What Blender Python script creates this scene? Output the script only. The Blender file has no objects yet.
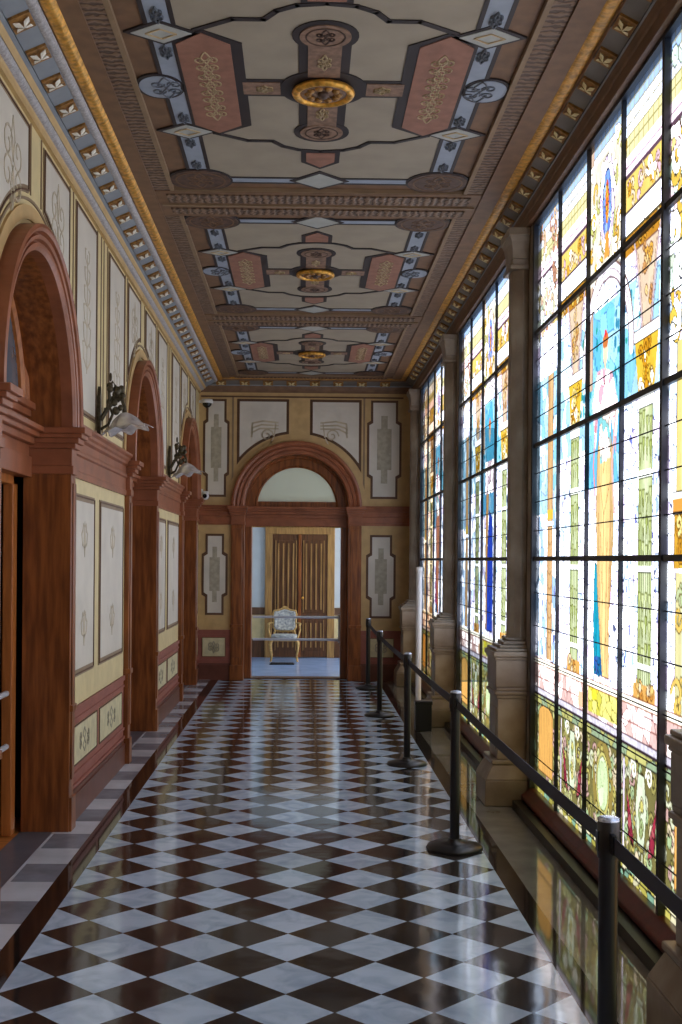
import bpy, bmesh, math, random
import numpy as np
from mathutils import Vector, Matrix
PI = math.pi
random.seed(7)
rng = np.random.default_rng(11)
SC = bpy.context.scene
COL = SC.collection

# ------------------------------------------------------------------ materials
def lin(c):
    out = []
    for v in c[:3]:
        v = v / 255.0
        out.append(v / 12.92 if v <= 0.04045 else ((v + 0.055) / 1.055) ** 2.4)
    return tuple(out)

def mat(name, rgb, rough=0.5, metal=0.0, var=0.12, scale=6.0, bump=0.0, stretch=(1, 1, 1), rgb2=None, spec=0.5, coat=0.0):
    m = bpy.data.materials.new(name); m.use_nodes = True
    nt = m.node_tree; N = nt.nodes; L = nt.links
    b = N['Principled BSDF']
    b.inputs['Roughness'].default_value = rough
    b.inputs['Metallic'].default_value = metal
    b.inputs['Specular IOR Level'].default_value = spec
    b.inputs['Coat Weight'].default_value = coat
    c = lin(rgb)
    tc = N.new('ShaderNodeTexCoord'); mp = N.new('ShaderNodeMapping')
    mp.inputs['Scale'].default_value = stretch
    no = N.new('ShaderNodeTexNoise'); no.inputs['Scale'].default_value = scale; no.inputs['Detail'].default_value = 5
    L.new(tc.outputs['Object'], mp.inputs['Vector']); L.new(mp.outputs['Vector'], no.inputs['Vector'])
    cr = N.new('ShaderNodeValToRGB')
    lo = lin(rgb2) if rgb2 else tuple(v * (1 - var) for v in c)
    hi = c if rgb2 else tuple(min(1, v * (1 + var)) for v in c)
    cr.color_ramp.elements[0].position = 0.35; cr.color_ramp.elements[0].color = (*lo, 1)
    cr.color_ramp.elements[1].position = 0.65; cr.color_ramp.elements[1].color = (*hi, 1)
    L.new(no.outputs['Fac'], cr.inputs['Fac']); L.new(cr.outputs['Color'], b.inputs['Base Color'])
    if bump:
        bp = N.new('ShaderNodeBump'); bp.inputs['Strength'].default_value = bump; bp.inputs['Distance'].default_value = 0.01
        L.new(no.outputs['Fac'], bp.inputs['Height']); L.new(bp.outputs['Normal'], b.inputs['Normal'])
    return m

WOOD = mat('mahogany', (154, 90, 44), 0.32, scale=5, stretch=(6, 6, 0.6), rgb2=(108, 58, 26), bump=0.05)
WOODH = mat('mahogany_moulding', (148, 88, 58), 0.36, scale=7, var=0.18)
WOODD = mat('dark_wood', (92, 58, 34), 0.4, scale=6, stretch=(6, 6, 0.6), var=0.3)
WOODO = mat('orange_wood', (176, 104, 48), 0.4, scale=6, stretch=(6, 6, 0.6), var=0.2)
DADO = mat('dado_red', (150, 88, 74), 0.5, scale=8, var=0.12)
BASEW = mat('baseboard_brown', (104, 58, 44), 0.4, scale=8, var=0.15)
CREAM = mat('cream_paint', (216, 198, 148), 0.6, scale=9, var=0.06)
CREAMD = mat('ochre_cream_paint', (194, 162, 110), 0.6, scale=9, var=0.08)
PANEL = mat('panel_grey', (210, 203, 190), 0.6, scale=4, var=0.06)
PANELC = mat('panel_cream', (210, 200, 160), 0.6, scale=14, var=0.10)
LINEB = mat('line_brown', (140, 118, 92), 0.6, var=0.1)
LINED = mat('line_darkbrown', (98, 68, 46), 0.6, var=0.1)
STEN = mat('stencil_tan', (196, 182, 156), 0.6, var=0.1)
STENG = mat('stencil_greybrown', (170, 162, 142), 0.6, var=0.14, scale=20)
GOLD = mat('gilding', (214, 158, 66), 0.38, metal=0.55, scale=30, var=0.35, bump=0.5)
GOLDD = mat('old_gilding', (150, 108, 54), 0.45, metal=0.3, scale=40, var=0.4, bump=0.5)
BLUEG = mat('cornice_bluegrey', (132, 138, 146), 0.55, var=0.08)
LILAC = mat('cornice_bead', (172, 168, 170), 0.55, scale=60, var=0.2, bump=0.6)
WHITEF = mat('flower_white', (226, 220, 206), 0.5, var=0.06)
STONE = mat('pilaster_stone', (164, 152, 134), 0.35, scale=3.5, rgb2=(122, 106, 88), bump=0.03)
C_BROWN = mat('ceiling_brown', (118, 88, 64), 0.6, scale=12, var=0.14)
C_DARK = mat('ceiling_black_line', (42, 34, 36), 0.55, var=0.15)
C_CREAM = mat('ceiling_cream', (156, 145, 128), 0.6, scale=5, var=0.07)
C_BLUE = mat('ceiling_blue', (150, 160, 176), 0.6, scale=10, var=0.07)
C_PALE = mat('ceiling_pale', (170, 172, 168), 0.6, scale=10, var=0.07)
C_PINK = mat('ceiling_rose', (146, 102, 84), 0.6, scale=14, var=0.14)
C_ROSE = mat('ceiling_tan', (132, 104, 86), 0.6, scale=30, var=0.25)
C_DISK = mat('ceiling_disk', (86, 64, 54), 0.6, scale=25, var=0.35)
C_RAIL = mat('ceiling_rail', (138, 114, 88), 0.6, var=0.12)
C_ORN = mat('ceiling_ornament', (190, 168, 132), 0.6, var=0.1)
C_ORNG = mat('ceiling_grey_ornament', (104, 110, 120), 0.6, var=0.1)
IRON = mat('window_iron', (20, 22, 30), 0.5, var=0.1)
SILLW = mat('sill_redwood', (88, 30, 24), 0.3, scale=10, var=0.25, bump=0.1)
BLACKP = mat('black_metal', (22, 22, 26), 0.32, var=0.1)
BELT = mat('belt_black', (30, 30, 42), 0.6, scale=80, var=0.25)
CAPTOP = mat('post_cap_sky_sheen', (196, 206, 226), 0.2, metal=0.5, var=0.05)  # pale blue base colour stands in for sky reflected in the cap
BRONZE = mat('bronze', (86, 78, 62), 0.4, metal=0.7, scale=40, var=0.35, bump=0.4)
WHITEP = mat('white_plastic', (226, 226, 226), 0.35, var=0.03)
DARKG = mat('camera_dark', (18, 18, 20), 0.15, var=0.05)
GILT = mat('gilt_wood', (196, 158, 96), 0.4, metal=0.25, scale=30, var=0.25)
UPH = mat('upholstery', (206, 206, 200), 0.8, scale=22, rgb2=(130, 136, 144))
STEEL = mat('brushed_steel', (214, 220, 232), 0.3, metal=0.2, var=0.04)
WHITEW = mat('room_white', (196, 204, 208), 0.7, var=0.03)
RFLOOR = mat('far_floor', (150, 180, 224), 0.22, scale=4, var=0.08)
DARKR = mat('room_dark', (40, 34, 32), 0.8, var=0.1)
RUBBER = mat('mat_black', (18, 18, 22), 0.8, var=0.2)
SHADEG = mat('frosted_glass_shade', (232, 228, 230), 0.15, scale=14, rgb2=(190, 184, 186))
SHADEG.node_tree.nodes['Principled BSDF'].inputs['Transmission Weight'].default_value = 0.35
MARBSHADE = mat('marble_shade_band', (132, 138, 150), 0.16, scale=5, var=0.2)  # darker bands of the left strip, mullion shade put into the colour
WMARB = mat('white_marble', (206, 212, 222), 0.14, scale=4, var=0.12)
SLABG = mat('right_strip_marble', (124, 122, 116), 0.05, scale=5, var=0.15)
BLKMARB = mat('black_marble', (40, 32, 30), 0.06, scale=8, var=0.4)
PLAINOUT = mat('outer_wall', (150, 140, 125), 0.8)

def floor_mat():
    m = bpy.data.materials.new('checker_marble'); m.use_nodes = True
    nt = m.node_tree; N = nt.nodes; L = nt.links; b = N['Principled BSDF']
    D = 0.3525
    tc = N.new('ShaderNodeTexCoord'); sx = N.new('ShaderNodeSeparateXYZ'); L.new(tc.outputs['Object'], sx.inputs[0])
    def mth(op, a, bb=None, c=None):
        n = N.new('ShaderNodeMath'); n.operation = op
        for i, v in enumerate((a, bb, c)):
            if v is None: continue
            if isinstance(v, (int, float)): n.inputs[i].default_value = v
            else: L.new(v, n.inputs[i])
        return n.outputs[0]
    xs = mth('DIVIDE', mth('SUBTRACT', sx.outputs['X'], 0.125), D)
    ys = mth('DIVIDE', mth('SUBTRACT', sx.outputs['Y'], 4.348), D)
    u = mth('ADD', mth('ADD', xs, ys), 0.5); v = mth('ADD', mth('SUBTRACT', xs, ys), 0.5)
    iu = mth('FLOOR', u); iv = mth('FLOOR', v)
    fu = mth('FRACT', u); fv = mth('FRACT', v)
    par = mth('FLOORED_MODULO', mth('ADD', iu, iv), 2.0)
    white = mth('GREATER_THAN', par, 0.5)
    # joint lines
    def edge(f):
        return mth('LESS_THAN', mth('MINIMUM', f, mth('SUBTRACT', 1.0, f)), 0.008)
    joint = mth('MAXIMUM', edge(fu), edge(fv))
    cid = N.new('ShaderNodeCombineXYZ'); L.new(iu, cid.inputs[0]); L.new(iv, cid.inputs[1])
    wn = N.new('ShaderNodeTexWhiteNoise'); wn.noise_dimensions = '3D'; L.new(cid.outputs[0], wn.inputs['Vector'])
    off = N.new('ShaderNodeVectorMath'); off.operation = 'MULTIPLY_ADD'
    L.new(wn.outputs['Color'], off.inputs[0]); off.inputs[1].default_value = (7, 7, 7); L.new(tc.outputs['Object'], off.inputs[2])
    no = N.new('ShaderNodeTexNoise'); no.inputs['Scale'].default_value = 6; no.inputs['Detail'].default_value = 7; no.inputs['Distortion'].default_value = 1.2
    L.new(off.outputs[0], no.inputs['Vector'])
    r1 = N.new('ShaderNodeValToRGB'); e = r1.color_ramp.elements
    e[0].position = 0.3; e[0].color = (*lin((156, 178, 206)), 1); e[1].position = 0.6; e[1].color = (*lin((192, 212, 236)), 1)
    r2 = N.new('ShaderNodeValToRGB'); e = r2.color_ramp.elements
    e[0].position = 0.4; e[0].color = (*lin((40, 37, 38)), 1); e[1].position = 0.75; e[1].color = (*lin((68, 60, 56)), 1)
    L.new(no.outputs['Fac'], r1.inputs[0]); L.new(no.outputs['Fac'], r2.inputs[0])
    br = N.new('ShaderNodeMath'); br.operation = 'MULTIPLY_ADD'; L.new(wn.outputs['Value'], br.inputs[0]); br.inputs[1].default_value = 0.22; br.inputs[2].default_value = 0.86
    mx = N.new('ShaderNodeMix'); mx.data_type = 'RGBA'; L.new(white, mx.inputs['Factor']); L.new(r2.outputs[0], mx.inputs['A']); L.new(r1.outputs[0], mx.inputs['B'])
    sc = N.new('ShaderNodeVectorMath'); sc.operation = 'SCALE'; L.new(mx.outputs['Result'], sc.inputs[0]); L.new(br.outputs[0], sc.inputs['Scale'])
    mj = N.new('ShaderNodeMix'); mj.data_type = 'RGBA'; L.new(joint, mj.inputs['Factor']); L.new(sc.outputs[0], mj.inputs['A']); mj.inputs['B'].default_value = (*lin((70, 66, 64)), 1)
    L.new(mj.outputs['Result'], b.inputs['Base Color'])
    b.inputs['Roughness'].default_value = 0.085
    n2 = N.new('ShaderNodeTexNoise'); n2.inputs['Scale'].default_value = 5; L.new(tc.outputs['Object'], n2.inputs['Vector'])
    bp = N.new('ShaderNodeBump'); bp.inputs['Strength'].default_value = 0.06; bp.inputs['Distance'].default_value = 0.02
    L.new(n2.outputs['Fac'], bp.inputs['Height']); L.new(bp.outputs['Normal'], b.inputs['Normal'])
    return m
CHECK = floor_mat()

def guilloche_mat(axis):
    m = bpy.data.materials.new('guilloche_' + axis); m.use_nodes = True
    nt = m.node_tree; N = nt.nodes; L = nt.links; b = N['Principled BSDF']
    tc = N.new('ShaderNodeTexCoord')
    wv = N.new('ShaderNodeTexWave'); wv.wave_type = 'BANDS'; wv.bands_direction = axis
    wv.inputs['Scale'].default_value = 6.5; wv.inputs['Distortion'].default_value = 3.5; wv.inputs['Detail'].default_value = 1; wv.inputs['Detail Scale'].default_value = 4
    L.new(tc.outputs['Object'], wv.inputs['Vector'])
    cr = N.new('ShaderNodeValToRGB'); e = cr.color_ramp.elements
    e[0].position = 0.35; e[0].color = (*lin((84, 64, 52)), 1); e[1].position = 0.6; e[1].color = (*lin((128, 102, 82)), 1)
    L.new(wv.outputs['Fac'], cr.inputs[0]); L.new(cr.outputs[0], b.inputs['Base Color'])
    bp = N.new('ShaderNodeBump'); bp.inputs['Strength'].default_value = 0.6; bp.inputs['Distance'].default_value = 0.01
    L.new(wv.outputs['Fac'], bp.inputs['Height']); L.new(bp.outputs['Normal'], b.inputs['Normal'])
    b.inputs['Roughness'].default_value = 0.6
    return m
GUIY = guilloche_mat('Y'); GUIX = guilloche_mat('X')

def glass_mat():
    m = bpy.data.materials.new('stained_glass'); m.use_nodes = True
    nt = m.node_tree; N = nt.nodes; L = nt.links; N.clear()
    out = N.new('ShaderNodeOutputMaterial'); at = N.new('ShaderNodeAttribute'); at.attribute_name = 'tint'
    tr = N.new('ShaderNodeBsdfTransparent'); gl = N.new('ShaderNodeBsdfGlossy'); gl.inputs['Roughness'].default_value = 0.2
    df = N.new('ShaderNodeBsdfTranslucent'); L.new(at.outputs['Color'], df.inputs['Color'])
    m1 = N.new('ShaderNodeMixShader'); m1.inputs[0].default_value = 0.10
    m2 = N.new('ShaderNodeMixShader'); m2.inputs[0].default_value = 0.03
    L.new(at.outputs['Color'], tr.inputs['Color'])
    L.new(tr.outputs[0], m1.inputs[1]); L.new(df.outputs[0], m1.inputs[2])
    L.new(m1.outputs[0], m2.inputs[1]); L.new(gl.outputs[0], m2.inputs[2])
    L.new(m2.outputs[0], out.inputs[0])
    return m
SGLASS = glass_mat()

def frosted(name, rgb, fac=0.5):
    m = bpy.data.materials.new(name); m.use_nodes = True
    nt = m.node_tree; N = nt.nodes; L = nt.links; b = N['Principled BSDF']
    b.inputs['Base Color'].default_value = (*lin(rgb), 1); b.inputs['Roughness'].default_value = 0.2
    tl = N.new('ShaderNodeBsdfTranslucent'); tl.inputs['Color'].default_value = (*lin(rgb), 1)
    mx = N.new('ShaderNodeMixShader'); mx.inputs[0].default_value = fac
    L.new(b.outputs[0], mx.inputs[1]); L.new(tl.outputs[0], mx.inputs[2]); L.new(mx.outputs[0], N['Material Output'].inputs[0])
    return m
FROST = frosted('frosted_lunette', (226, 226, 212), 0.65)
DGLASS = mat('dark_glass', (92, 104, 116), 0.08, var=0.1)

# ------------------------------------------------------------------ mesh builder
class MB:
    def __init__(s, fn=None): s.v = []; s.f = []; s.sm = []; s.fn = fn
    def add(s, vs, fs, smooth=False):
        o = len(s.v)
        s.v += [s.fn(*p) if s.fn else tuple(p) for p in vs]
        s.f += [tuple(i + o for i in f) for f in fs]; s.sm += [smooth] * len(fs)
    def box(s, x0, x1, y0, y1, z0, z1):
        s.add([(x0,y0,z0),(x1,y0,z0),(x1,y1,z0),(x0,y1,z0),(x0,y0,z1),(x1,y0,z1),(x1,y1,z1),(x0,y1,z1)],
              [(0,3,2,1),(4,5,6,7),(0,1,5,4),(1,2,6,5),(2,3,7,6),(3,0,4,7)])
    def prism(s, pts, fn3, a0, a1, smooth=False):   # closed 2D outline extruded, fn3(p,q,a)->xyz
        n = len(pts)
        vs = [fn3(p, q, a0) for p, q in pts] + [fn3(p, q, a1) for p, q in pts]
        fs = [tuple(range(n)), tuple(range(2*n-1, n-1, -1))]
        s.add(vs, fs)
        s.add(vs, [(i, (i+1) % n, n+(i+1) % n, n+i) for i in range(n)], smooth)
    def rings(s, rings, close=True, caps=True, smooth=True):
        n = len(rings[0]); vs = [p for r in rings for p in r]; fs = []
        for k in range(len(rings)-1):
            for i in range(n if close else n-1):
                j = (i+1) % n
                fs.append((k*n+i, k*n+j, (k+1)*n+j, (k+1)*n+i))
        s.add(vs, fs, smooth)
        if caps and close:
            s.add(rings[0], [tuple(range(n))]); s.add(rings[-1], [tuple(range(n))])
    def lathe(s, prof, n=24, c=(0,0,0), axis='z', sq=(1,1)):
        R = []
        for r, z in prof:
            ring = []
            for i in range(n):
                a = 2*PI*i/n
                p = (r*math.cos(a)*sq[0], r*math.sin(a)*sq[1], z)
                if axis == 'x': p = (z, p[0], p[1])
                if axis == 'y': p = (p[0], z, p[1])
                ring.append((c[0]+p[0], c[1]+p[1], c[2]+p[2]))
            R.append(ring)
        s.rings(R)
    def tube(s, pts, rad, n=8):
        pts = [Vector(p) for p in pts]
        if not isinstance(rad, (list, tuple)): rad = [rad]*len(pts)
        R = []; up = None
        for k, p in enumerate(pts):
            t = (pts[min(k+1, len(pts)-1)] - pts[max(k-1, 0)]).normalized()
            if up is None:
                up = Vector((0,0,1)) if abs(t.z) < 0.9 else Vector((1,0,0))
            a = t.cross(up).normalized(); up = a.cross(t).normalized()
            R.append([tuple(p + (a*math.cos(2*PI*i/n) + up*math.sin(2*PI*i/n))*rad[k]) for i in range(n)])
        s.rings(R)
    def sphere(s, c, r, n=12, m=8, sc=(1,1,1)):
        R = []
        for k in range(m+1):
            th = PI*k/m; rr = max(math.sin(th), 0.02)*r
            R.append([(c[0]+rr*math.cos(2*PI*i/n)*sc[0], c[1]+rr*math.sin(2*PI*i/n)*sc[1], c[2]+r*math.cos(th)*sc[2]) for i in range(n)])
        s.rings(R)
    def ribbon(s, pts, w, fn3, n0, n1):             # flat stroke of width w in a plane
        P = [Vector(p) for p in pts]
        for k in range(len(P)-1):
            d = P[k+1]-P[k]
            if d.length < 1e-6: continue
            d.normalize(); q = Vector((-d.y, d.x))*(w/2); e = d*(w*0.3)
            a, b, c, dd = P[k]-e+q, P[k+1]+e+q, P[k+1]+e-q, P[k]-e-q
            s.prism([tuple(a), tuple(b), tuple(c), tuple(dd)], fn3, n0, n1)
    def build(s, name, m, parent=None, bevel=0, loc=None):
        me = bpy.data.meshes.new(name)
        me.from_pydata(s.v, [], s.f); me.update()
        bm = bmesh.new(); bm.from_mesh(me)
        bmesh.ops.remove_doubles(bm, verts=bm.verts, dist=1e-5) if False else None
        bmesh.ops.recalc_face_normals(bm, faces=bm.faces)
        bm.to_mesh(me); bm.free()
        me.polygons.foreach_set('use_smooth', s.sm[:len(me.polygons)] if len(s.sm) == len(me.polygons) else [False]*len(me.polygons))
        me.materials.append(m)
        o = bpy.data.objects.new(name, me); COL.objects.link(o)
        if parent: o.parent = parent
        if loc: o.location = loc
        if bevel:
            b = o.modifiers.new('Bevel', 'BEVEL'); b.width = bevel; b.segments = 2; b.limit_method = 'ANGLE'
        return o

def struct(o): o['kind'] = 'structure'; return o
def empty(name, loc, rz=0, label=None, cat=None, group=None):
    o = bpy.data.objects.new(name, None); COL.objects.link(o); o.location = loc; o.rotation_euler = (0,0,rz)
    o.empty_display_size = 0.1
    if label: o['label'] = label; o['category'] = cat
    if group: o['group'] = group
    return o
def dup(root, loc, label=None, rz=None):
    def rec(o, par):
        c = o.copy(); COL.objects.link(c)
        if par: c.parent = par
        for ch in list(o.children): rec(ch, c)
        return c
    r = rec(root, None); r.location = loc
    if rz is not None: r.rotation_euler = (0,0,rz)
    if label: r['label'] = label
    return r

# ------------------------------------------------------------------ layout constants
XL = -1.395          # left wall plane
XG = 1.50            # glass plane
YE = 15.70           # end wall plane
ZC = 4.00            # ceiling
YB = -3.6            # back wall
FL = lambda u, w, n: (XL + n, u, w)          # left wall map: u = Y, w = Z, n out of wall
FE = lambda u, w, n: (u, YE - n, w)          # end wall map
def P3(F): return lambda p, q, a: F(p, q, a)

# ------------------------------------------------------------------ floor
mb = MB(); mb.box(-1.109, 1.006, YB, 15.86, -0.05, 0.0)
floor = struct(mb.build('floor', CHECK))
def child_box(name, m, par, *b, bevel=0):
    q = MB(); q.box(*b); return q.build(name, m, par, bevel)
child_box('border_stone', BLKMARB, floor, -1.218, -1.109, YB, 15.70, -0.05, 0.0)
child_box('border_stone', BLKMARB, floor, 1.006, 1.108, YB, 15.70, -0.05, 0.0)
child_box('stone_strip', SLABG, floor, 1.108, 1.53, YB, 15.70, -0.05, 0.0)
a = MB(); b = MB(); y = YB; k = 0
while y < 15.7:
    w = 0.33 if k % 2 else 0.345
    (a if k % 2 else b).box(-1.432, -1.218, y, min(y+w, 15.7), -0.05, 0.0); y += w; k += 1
a.build('stone_light_bands', WMARB, floor); b.build('stone_light_bands', MARBSHADE, floor)  # light stripes from the mullions, coloured in as pale and grey bands
child_box('stone_line', WMARB, floor, -1.448, -1.432, YB, 15.7, -0.05, 0.0)
mb = MB()
for k in range(4):
    yc = 6.11 + 4.045*(k-1)
    mb.box(-1.64, -1.448, yc-0.9, yc+0.9, -0.05, 0.0)
mb.build('door_slabs', mat('slate_slab', (96, 98, 108), 0.3, var=0.15), floor)
mb = MB()
for k in range(4):
    yc = 6.11 + 4.045*(k-1)
    mb.box(-2.5, -1.64, yc-1.2, yc+1.2, -0.05, -0.002)
mb.build('wood_boards', mat('wood_floor', (190, 118, 58), 0.35, scale=5, stretch=(0.6, 8, 1), var=0.25), floor)

# ------------------------------------------------------------------ walls with arched openings
def wall_arched(F, u0, u1, z1, arches, thick, m, name):
    # arches: (centre, half width, spring z)
    q = MB(F); us = [u0, u1]
    for c, a, zs in arches:
        us += [c + a*math.sin(PI*t/2) for t in np.linspace(-1, 1, 25)]
    us = sorted(set(round(x, 5) for x in us))
    for i in range(len(us)-1):
        p, r = us[i], us[i+1]; mid = (p+r)/2
        lo0 = lo1 = 0
        for c, a, zs in arches:
            if abs(mid-c) < a:
                lo0 = zs + math.sqrt(max(0, a*a-(p-c)**2)); lo1 = zs + math.sqrt(max(0, a*a-(r-c)**2))
        q.add([(p,lo0,0),(r,lo1,0),(r,z1,0),(p,z1,0),(p,lo0,-thick),(r,lo1,-thick),(r,z1,-thick),(p,z1,-thick)],
              [(0,1,2,3),(7,6,5,4),(0,4,5,1),(3,2,6,7)])
        if i == 0: q.add([(p,lo0,0),(p,z1,0),(p,z1,-thick),(p,lo0,-thick)], [(0,1,2,3)])
        if i == len(us)-2: q.add([(r,lo1,0),(r,z1,0),(r,z1,-thick),(r,lo1,-thick)], [(0,1,2,3)])
        # vertical jamb faces
        for c, a, zs in arches:
            for e in (c-a, c+a):
                if abs(p-e) < 1e-4: q.add([(p,0,0),(p,zs,0),(p,zs,-thick),(p,0,-thick)], [(0,1,2,3)])
    return struct(q.build(name, m))

DC = [6.11 + 4.045*k for k in (-1, 0, 1, 2)]
HA = 0.82; ZS = 2.36; RW = 0.11
wall_left = wall_arched(FL, YB, YE+0.3, 4.3, [(c, HA, ZS) for c in DC], 0.24, CREAM, 'wall_left')
EC = -0.09; EH = 0.71; EZ = 2.31
wall_end = wall_arched(FE, -1.64, 1.74, 4.3, [(EC, EH+0.01, EZ)], 0.20, CREAMD, 'wall_end')
# back and outer closures
q = MB(); q.box(-1.64, 1.74, YB-0.2, YB, -0.05, 4.3); struct(q.build('wall_back', CREAMD))

# dark rooms behind the left doors
q = MB()
for c in DC:
    for b6 in ((-2.6,-2.5,c-1.2,c+1.2,-0.05,3.5), (-2.6,XL-0.24,c-1.3,c-1.2,-0.05,3.5), (-2.6,XL-0.24,c+1.2,c+1.3,-0.05,3.5), (-2.6,XL-0.24,c-1.3,c+1.3,3.5,3.6)):
        q.box(*b6)
struct(q.build('wall_outer', DARKR))

# ------------------------------------------------------------------ portals
def arc_pts(c, zs, r, a0=PI, a1=0, n=40):
    return [(c + r*math.cos(a0+(a1-a0)*i/n), zs + r*math.sin(a0+(a1-a0)*i/n)) for i in range(n+1)]
def ring_sweep(q, c, zs, prof, n=48, a0=PI, a1=0):   # prof: closed list of (r, n)
    R = []
    for i in range(n+1):
        a = a0 + (a1-a0)*i/n
        R.append([(c + r*math.cos(a), zs + r*math.sin(a), nn) for r, nn in prof])
    m = len(prof)
    q.rings(R, close=True, caps=True, smooth=False)

def portal(F, c, a, zs, rw, dr, name, leaf, posts=True, band_lo=2.09):
    ro = a + rw
    # root: the arch moulding
    q = MB(F)
    prof = [(a-0.02, -0.02), (a-0.02, 0.045), (a, 0.06), (a+rw*0.16, 0.062), (a+rw*0.2, 0.045), (a+rw*0.26, 0.045),
            (a+rw*0.32, 0.066), (a+rw*0.5, 0.070), (a+rw*0.56, 0.050), (a+rw*0.62, 0.050), (a+rw*0.68, 0.078),
            (a+rw*0.82, 0.088), (ro, 0.082), (ro, 0.0)]
    prof = [(r, n if n < 0 else n) for r, n in prof]
    ring_sweep(q, c, zs, prof)
    root = struct(q.build(name, WOODH))
    q = MB(F); ring_sweep(q, c, zs, [(a-0.02, -dr), (a-0.02, -0.02), (a, -0.02), (a, -dr)]); q.build('arch_soffit', WOOD, root)
    for sgn in (-1, 1):
        def bx(u0, u1, w0, w1, n0, n1, qq):
            A, B = c + sgn*u0, c + sgn*u1
            qq.box(min(A,B), max(A,B), w0, w1, n0, n1)
        q = MB(F)
        bx(a, a+rw, 0.0, band_lo, 0, 0.04, q); bx(a+0.012, a+rw-0.02, 0.30, band_lo-0.05, 0.04, 0.05, q)
        bx(a-0.012, a+rw+0.01, 0.0, 0.20, 0, 0.055, q); bx(a-0.012, a+rw+0.006, 0.70, 0.74, 0, 0.058, q)
        q.build('pilaster', WOOD, root, 0.005)
        q = MB(F)
        bx(a-0.02, a, 0.0, band_lo, -dr, 0.04, q); q.build('jamb_lining', WOOD, root, 0.003)
        q = MB(F)
        for w0, w1, e in ((band_lo, band_lo+0.05, 0.012), (band_lo+0.05, zs-0.12, 0.004), (zs-0.12, zs-0.09, 0.025), (zs-0.09, zs-0.06, 0.045), (zs-0.06, zs-0.035, 0.065), (zs-0.035, zs, 0.085)):
            bx(a-0.02-e*0.5, a+rw+e*0.6, w0, w1, -dr, 0.04+e, q)
        q.build('impost_capital', WOODH, root, 0.004)
    # transom entablature in the recess
    q = MB(F)
    for w0, w1, n1 in ((band_lo-0.02, band_lo+0.10, -dr+0.05), (band_lo+0.10, zs-0.10, -dr+0.035), (zs-0.10, zs-0.06, -dr+0.07), (zs-0.06, zs-0.03, -dr+0.10), (zs-0.03, zs, -dr+0.13)):
        q.box(c-a+0.02, c+a-0.02, w0, w1, -dr-0.05, n1)
    if leaf:
        for w0, w1, n1 in ((zs, zs+0.06, -dr+0.02), (zs+0.06, zs+0.10, -dr+0.045), (zs+0.10, zs+0.14, -dr+0.07)):
            q.box(c-a+0.02, c+a-0.02, w0, w1, -dr-0.05, n1)
    q.build('transom', WOODH, root, 0.004)
    return root

def lunette(F, c, zs, r_out, r_in, n0, root, m, wood):
    q = MB(F); ring_sweep(q, c, zs, [(r_in, n0-0.04), (r_in, n0-0.005), (r_in+0.02, n0+0.012), (r_in+0.03, n0), (r_out-0.04, n0), (r_out-0.03, n0+0.02), (r_out, n0+0.02), (r_out, n0-0.04)])
    q.build('lunette_frame', wood, root)
    q = MB(F); pts = arc_pts(c, zs, r_in+0.005)
    q.prism(pts, P3(lambda u, w, n: (u, w, n)), n0-0.03, n0-0.022); q.build('lunette_glass', m, root)

doors = []
for k, c in enumerate(DC):
    root = portal(FL, c, HA, ZS, RW, 0.24, 'door_%d' % (k+1), True)
    lunette(FL, c, ZS+0.1, HA-0.02, HA-0.14, -0.22, root, DGLASS, WOODO)
    # frame + paired leaves
    q = MB(FL)
    q.box(c-HA+0.03, c-HA+0.13, 0, 2.08, -0.33, -0.27); q.box(c+HA-0.13, c+HA-0.03, 0, 2.08, -0.33, -0.27)
    q.box(c-HA+0.03, c+HA-0.03, 2.02, 2.12, -0.33, -0.27); q.build('door_frame', WOODO, root, 0.006)
    for s in (-1, 1):
        lq = MB(FL); A, B = sorted((c+s*0.005, c+s*(HA-0.14)))
        lq.box(A, B, 0.01, 2.02, -0.37, -0.34)
        for w0, w1 in ((0.15, 0.75), (0.85, 1.9)):
            lq.box(A+0.09, B-0.09, w0, w1, -0.345, -0.325)
            lq.box(A+0.13, B-0.13, w0+0.04, w1-0.04, -0.33, -0.315)
        lq.build('door_leaf', WOODD, root, 0.004)
    doors.append(root)

eroot = portal(FE, EC, EH, EZ, 0.155, 0.20, 'door_5', False, band_lo=2.06)
lunette(FE, EC, EZ, EH-0.02, 0.53, -0.17, eroot, FROST, WOOD)
q = MB(FE)
q.box(EC-EH+0.02, EC-0.60, 0, 2.06, -0.42, -0.16); q.box(EC+0.60, EC+EH-0.02, 0, 2.06, -0.42, -0.16)
q.box(EC-EH+0.02, EC+EH-0.02, 2.04, EZ+0.075, -0.24, -0.19)
q.build('door_frame', WOOD, eroot, 0.006)
q = MB(FE); q.box(EC-EH, EC+EH, -0.05, 0.012, -0.42, -0.16); q.build('threshold', WOODD, eroot)
q = MB(FE); q.box(EC-0.60, EC+0.60, 2.035, 2.05, -0.17, -0.15); q.build('lintel_strip', GILT, eroot)

# ------------------------------------------------------------------ wall bands, dado and painted panels
def band(F, segs, z0, z1, parent, name='entablature_band', m=WOODH):
    h = z1-z0
    for u0, u1 in segs:
        q = MB(F)
        prof = [(0, 0), (0.018, 0), (0.018, h*0.12), (0.010, h*0.14), (0.010, h*0.42), (0.022, h*0.45), (0.022, h*0.52), (0.016, h*0.55), (0.016, h*0.70),
                (0.034, h*0.74), (0.034, h*0.80), (0.046, h*0.84), (0.046, h*0.90), (0.062, h*0.95), (0.062, h), (0, h)]
        q.prism([(n, z0+w) for n, w in prof], lambda n, w, u: (u, w, n), u0, u1)
        q.build(name, m, parent)

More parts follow.
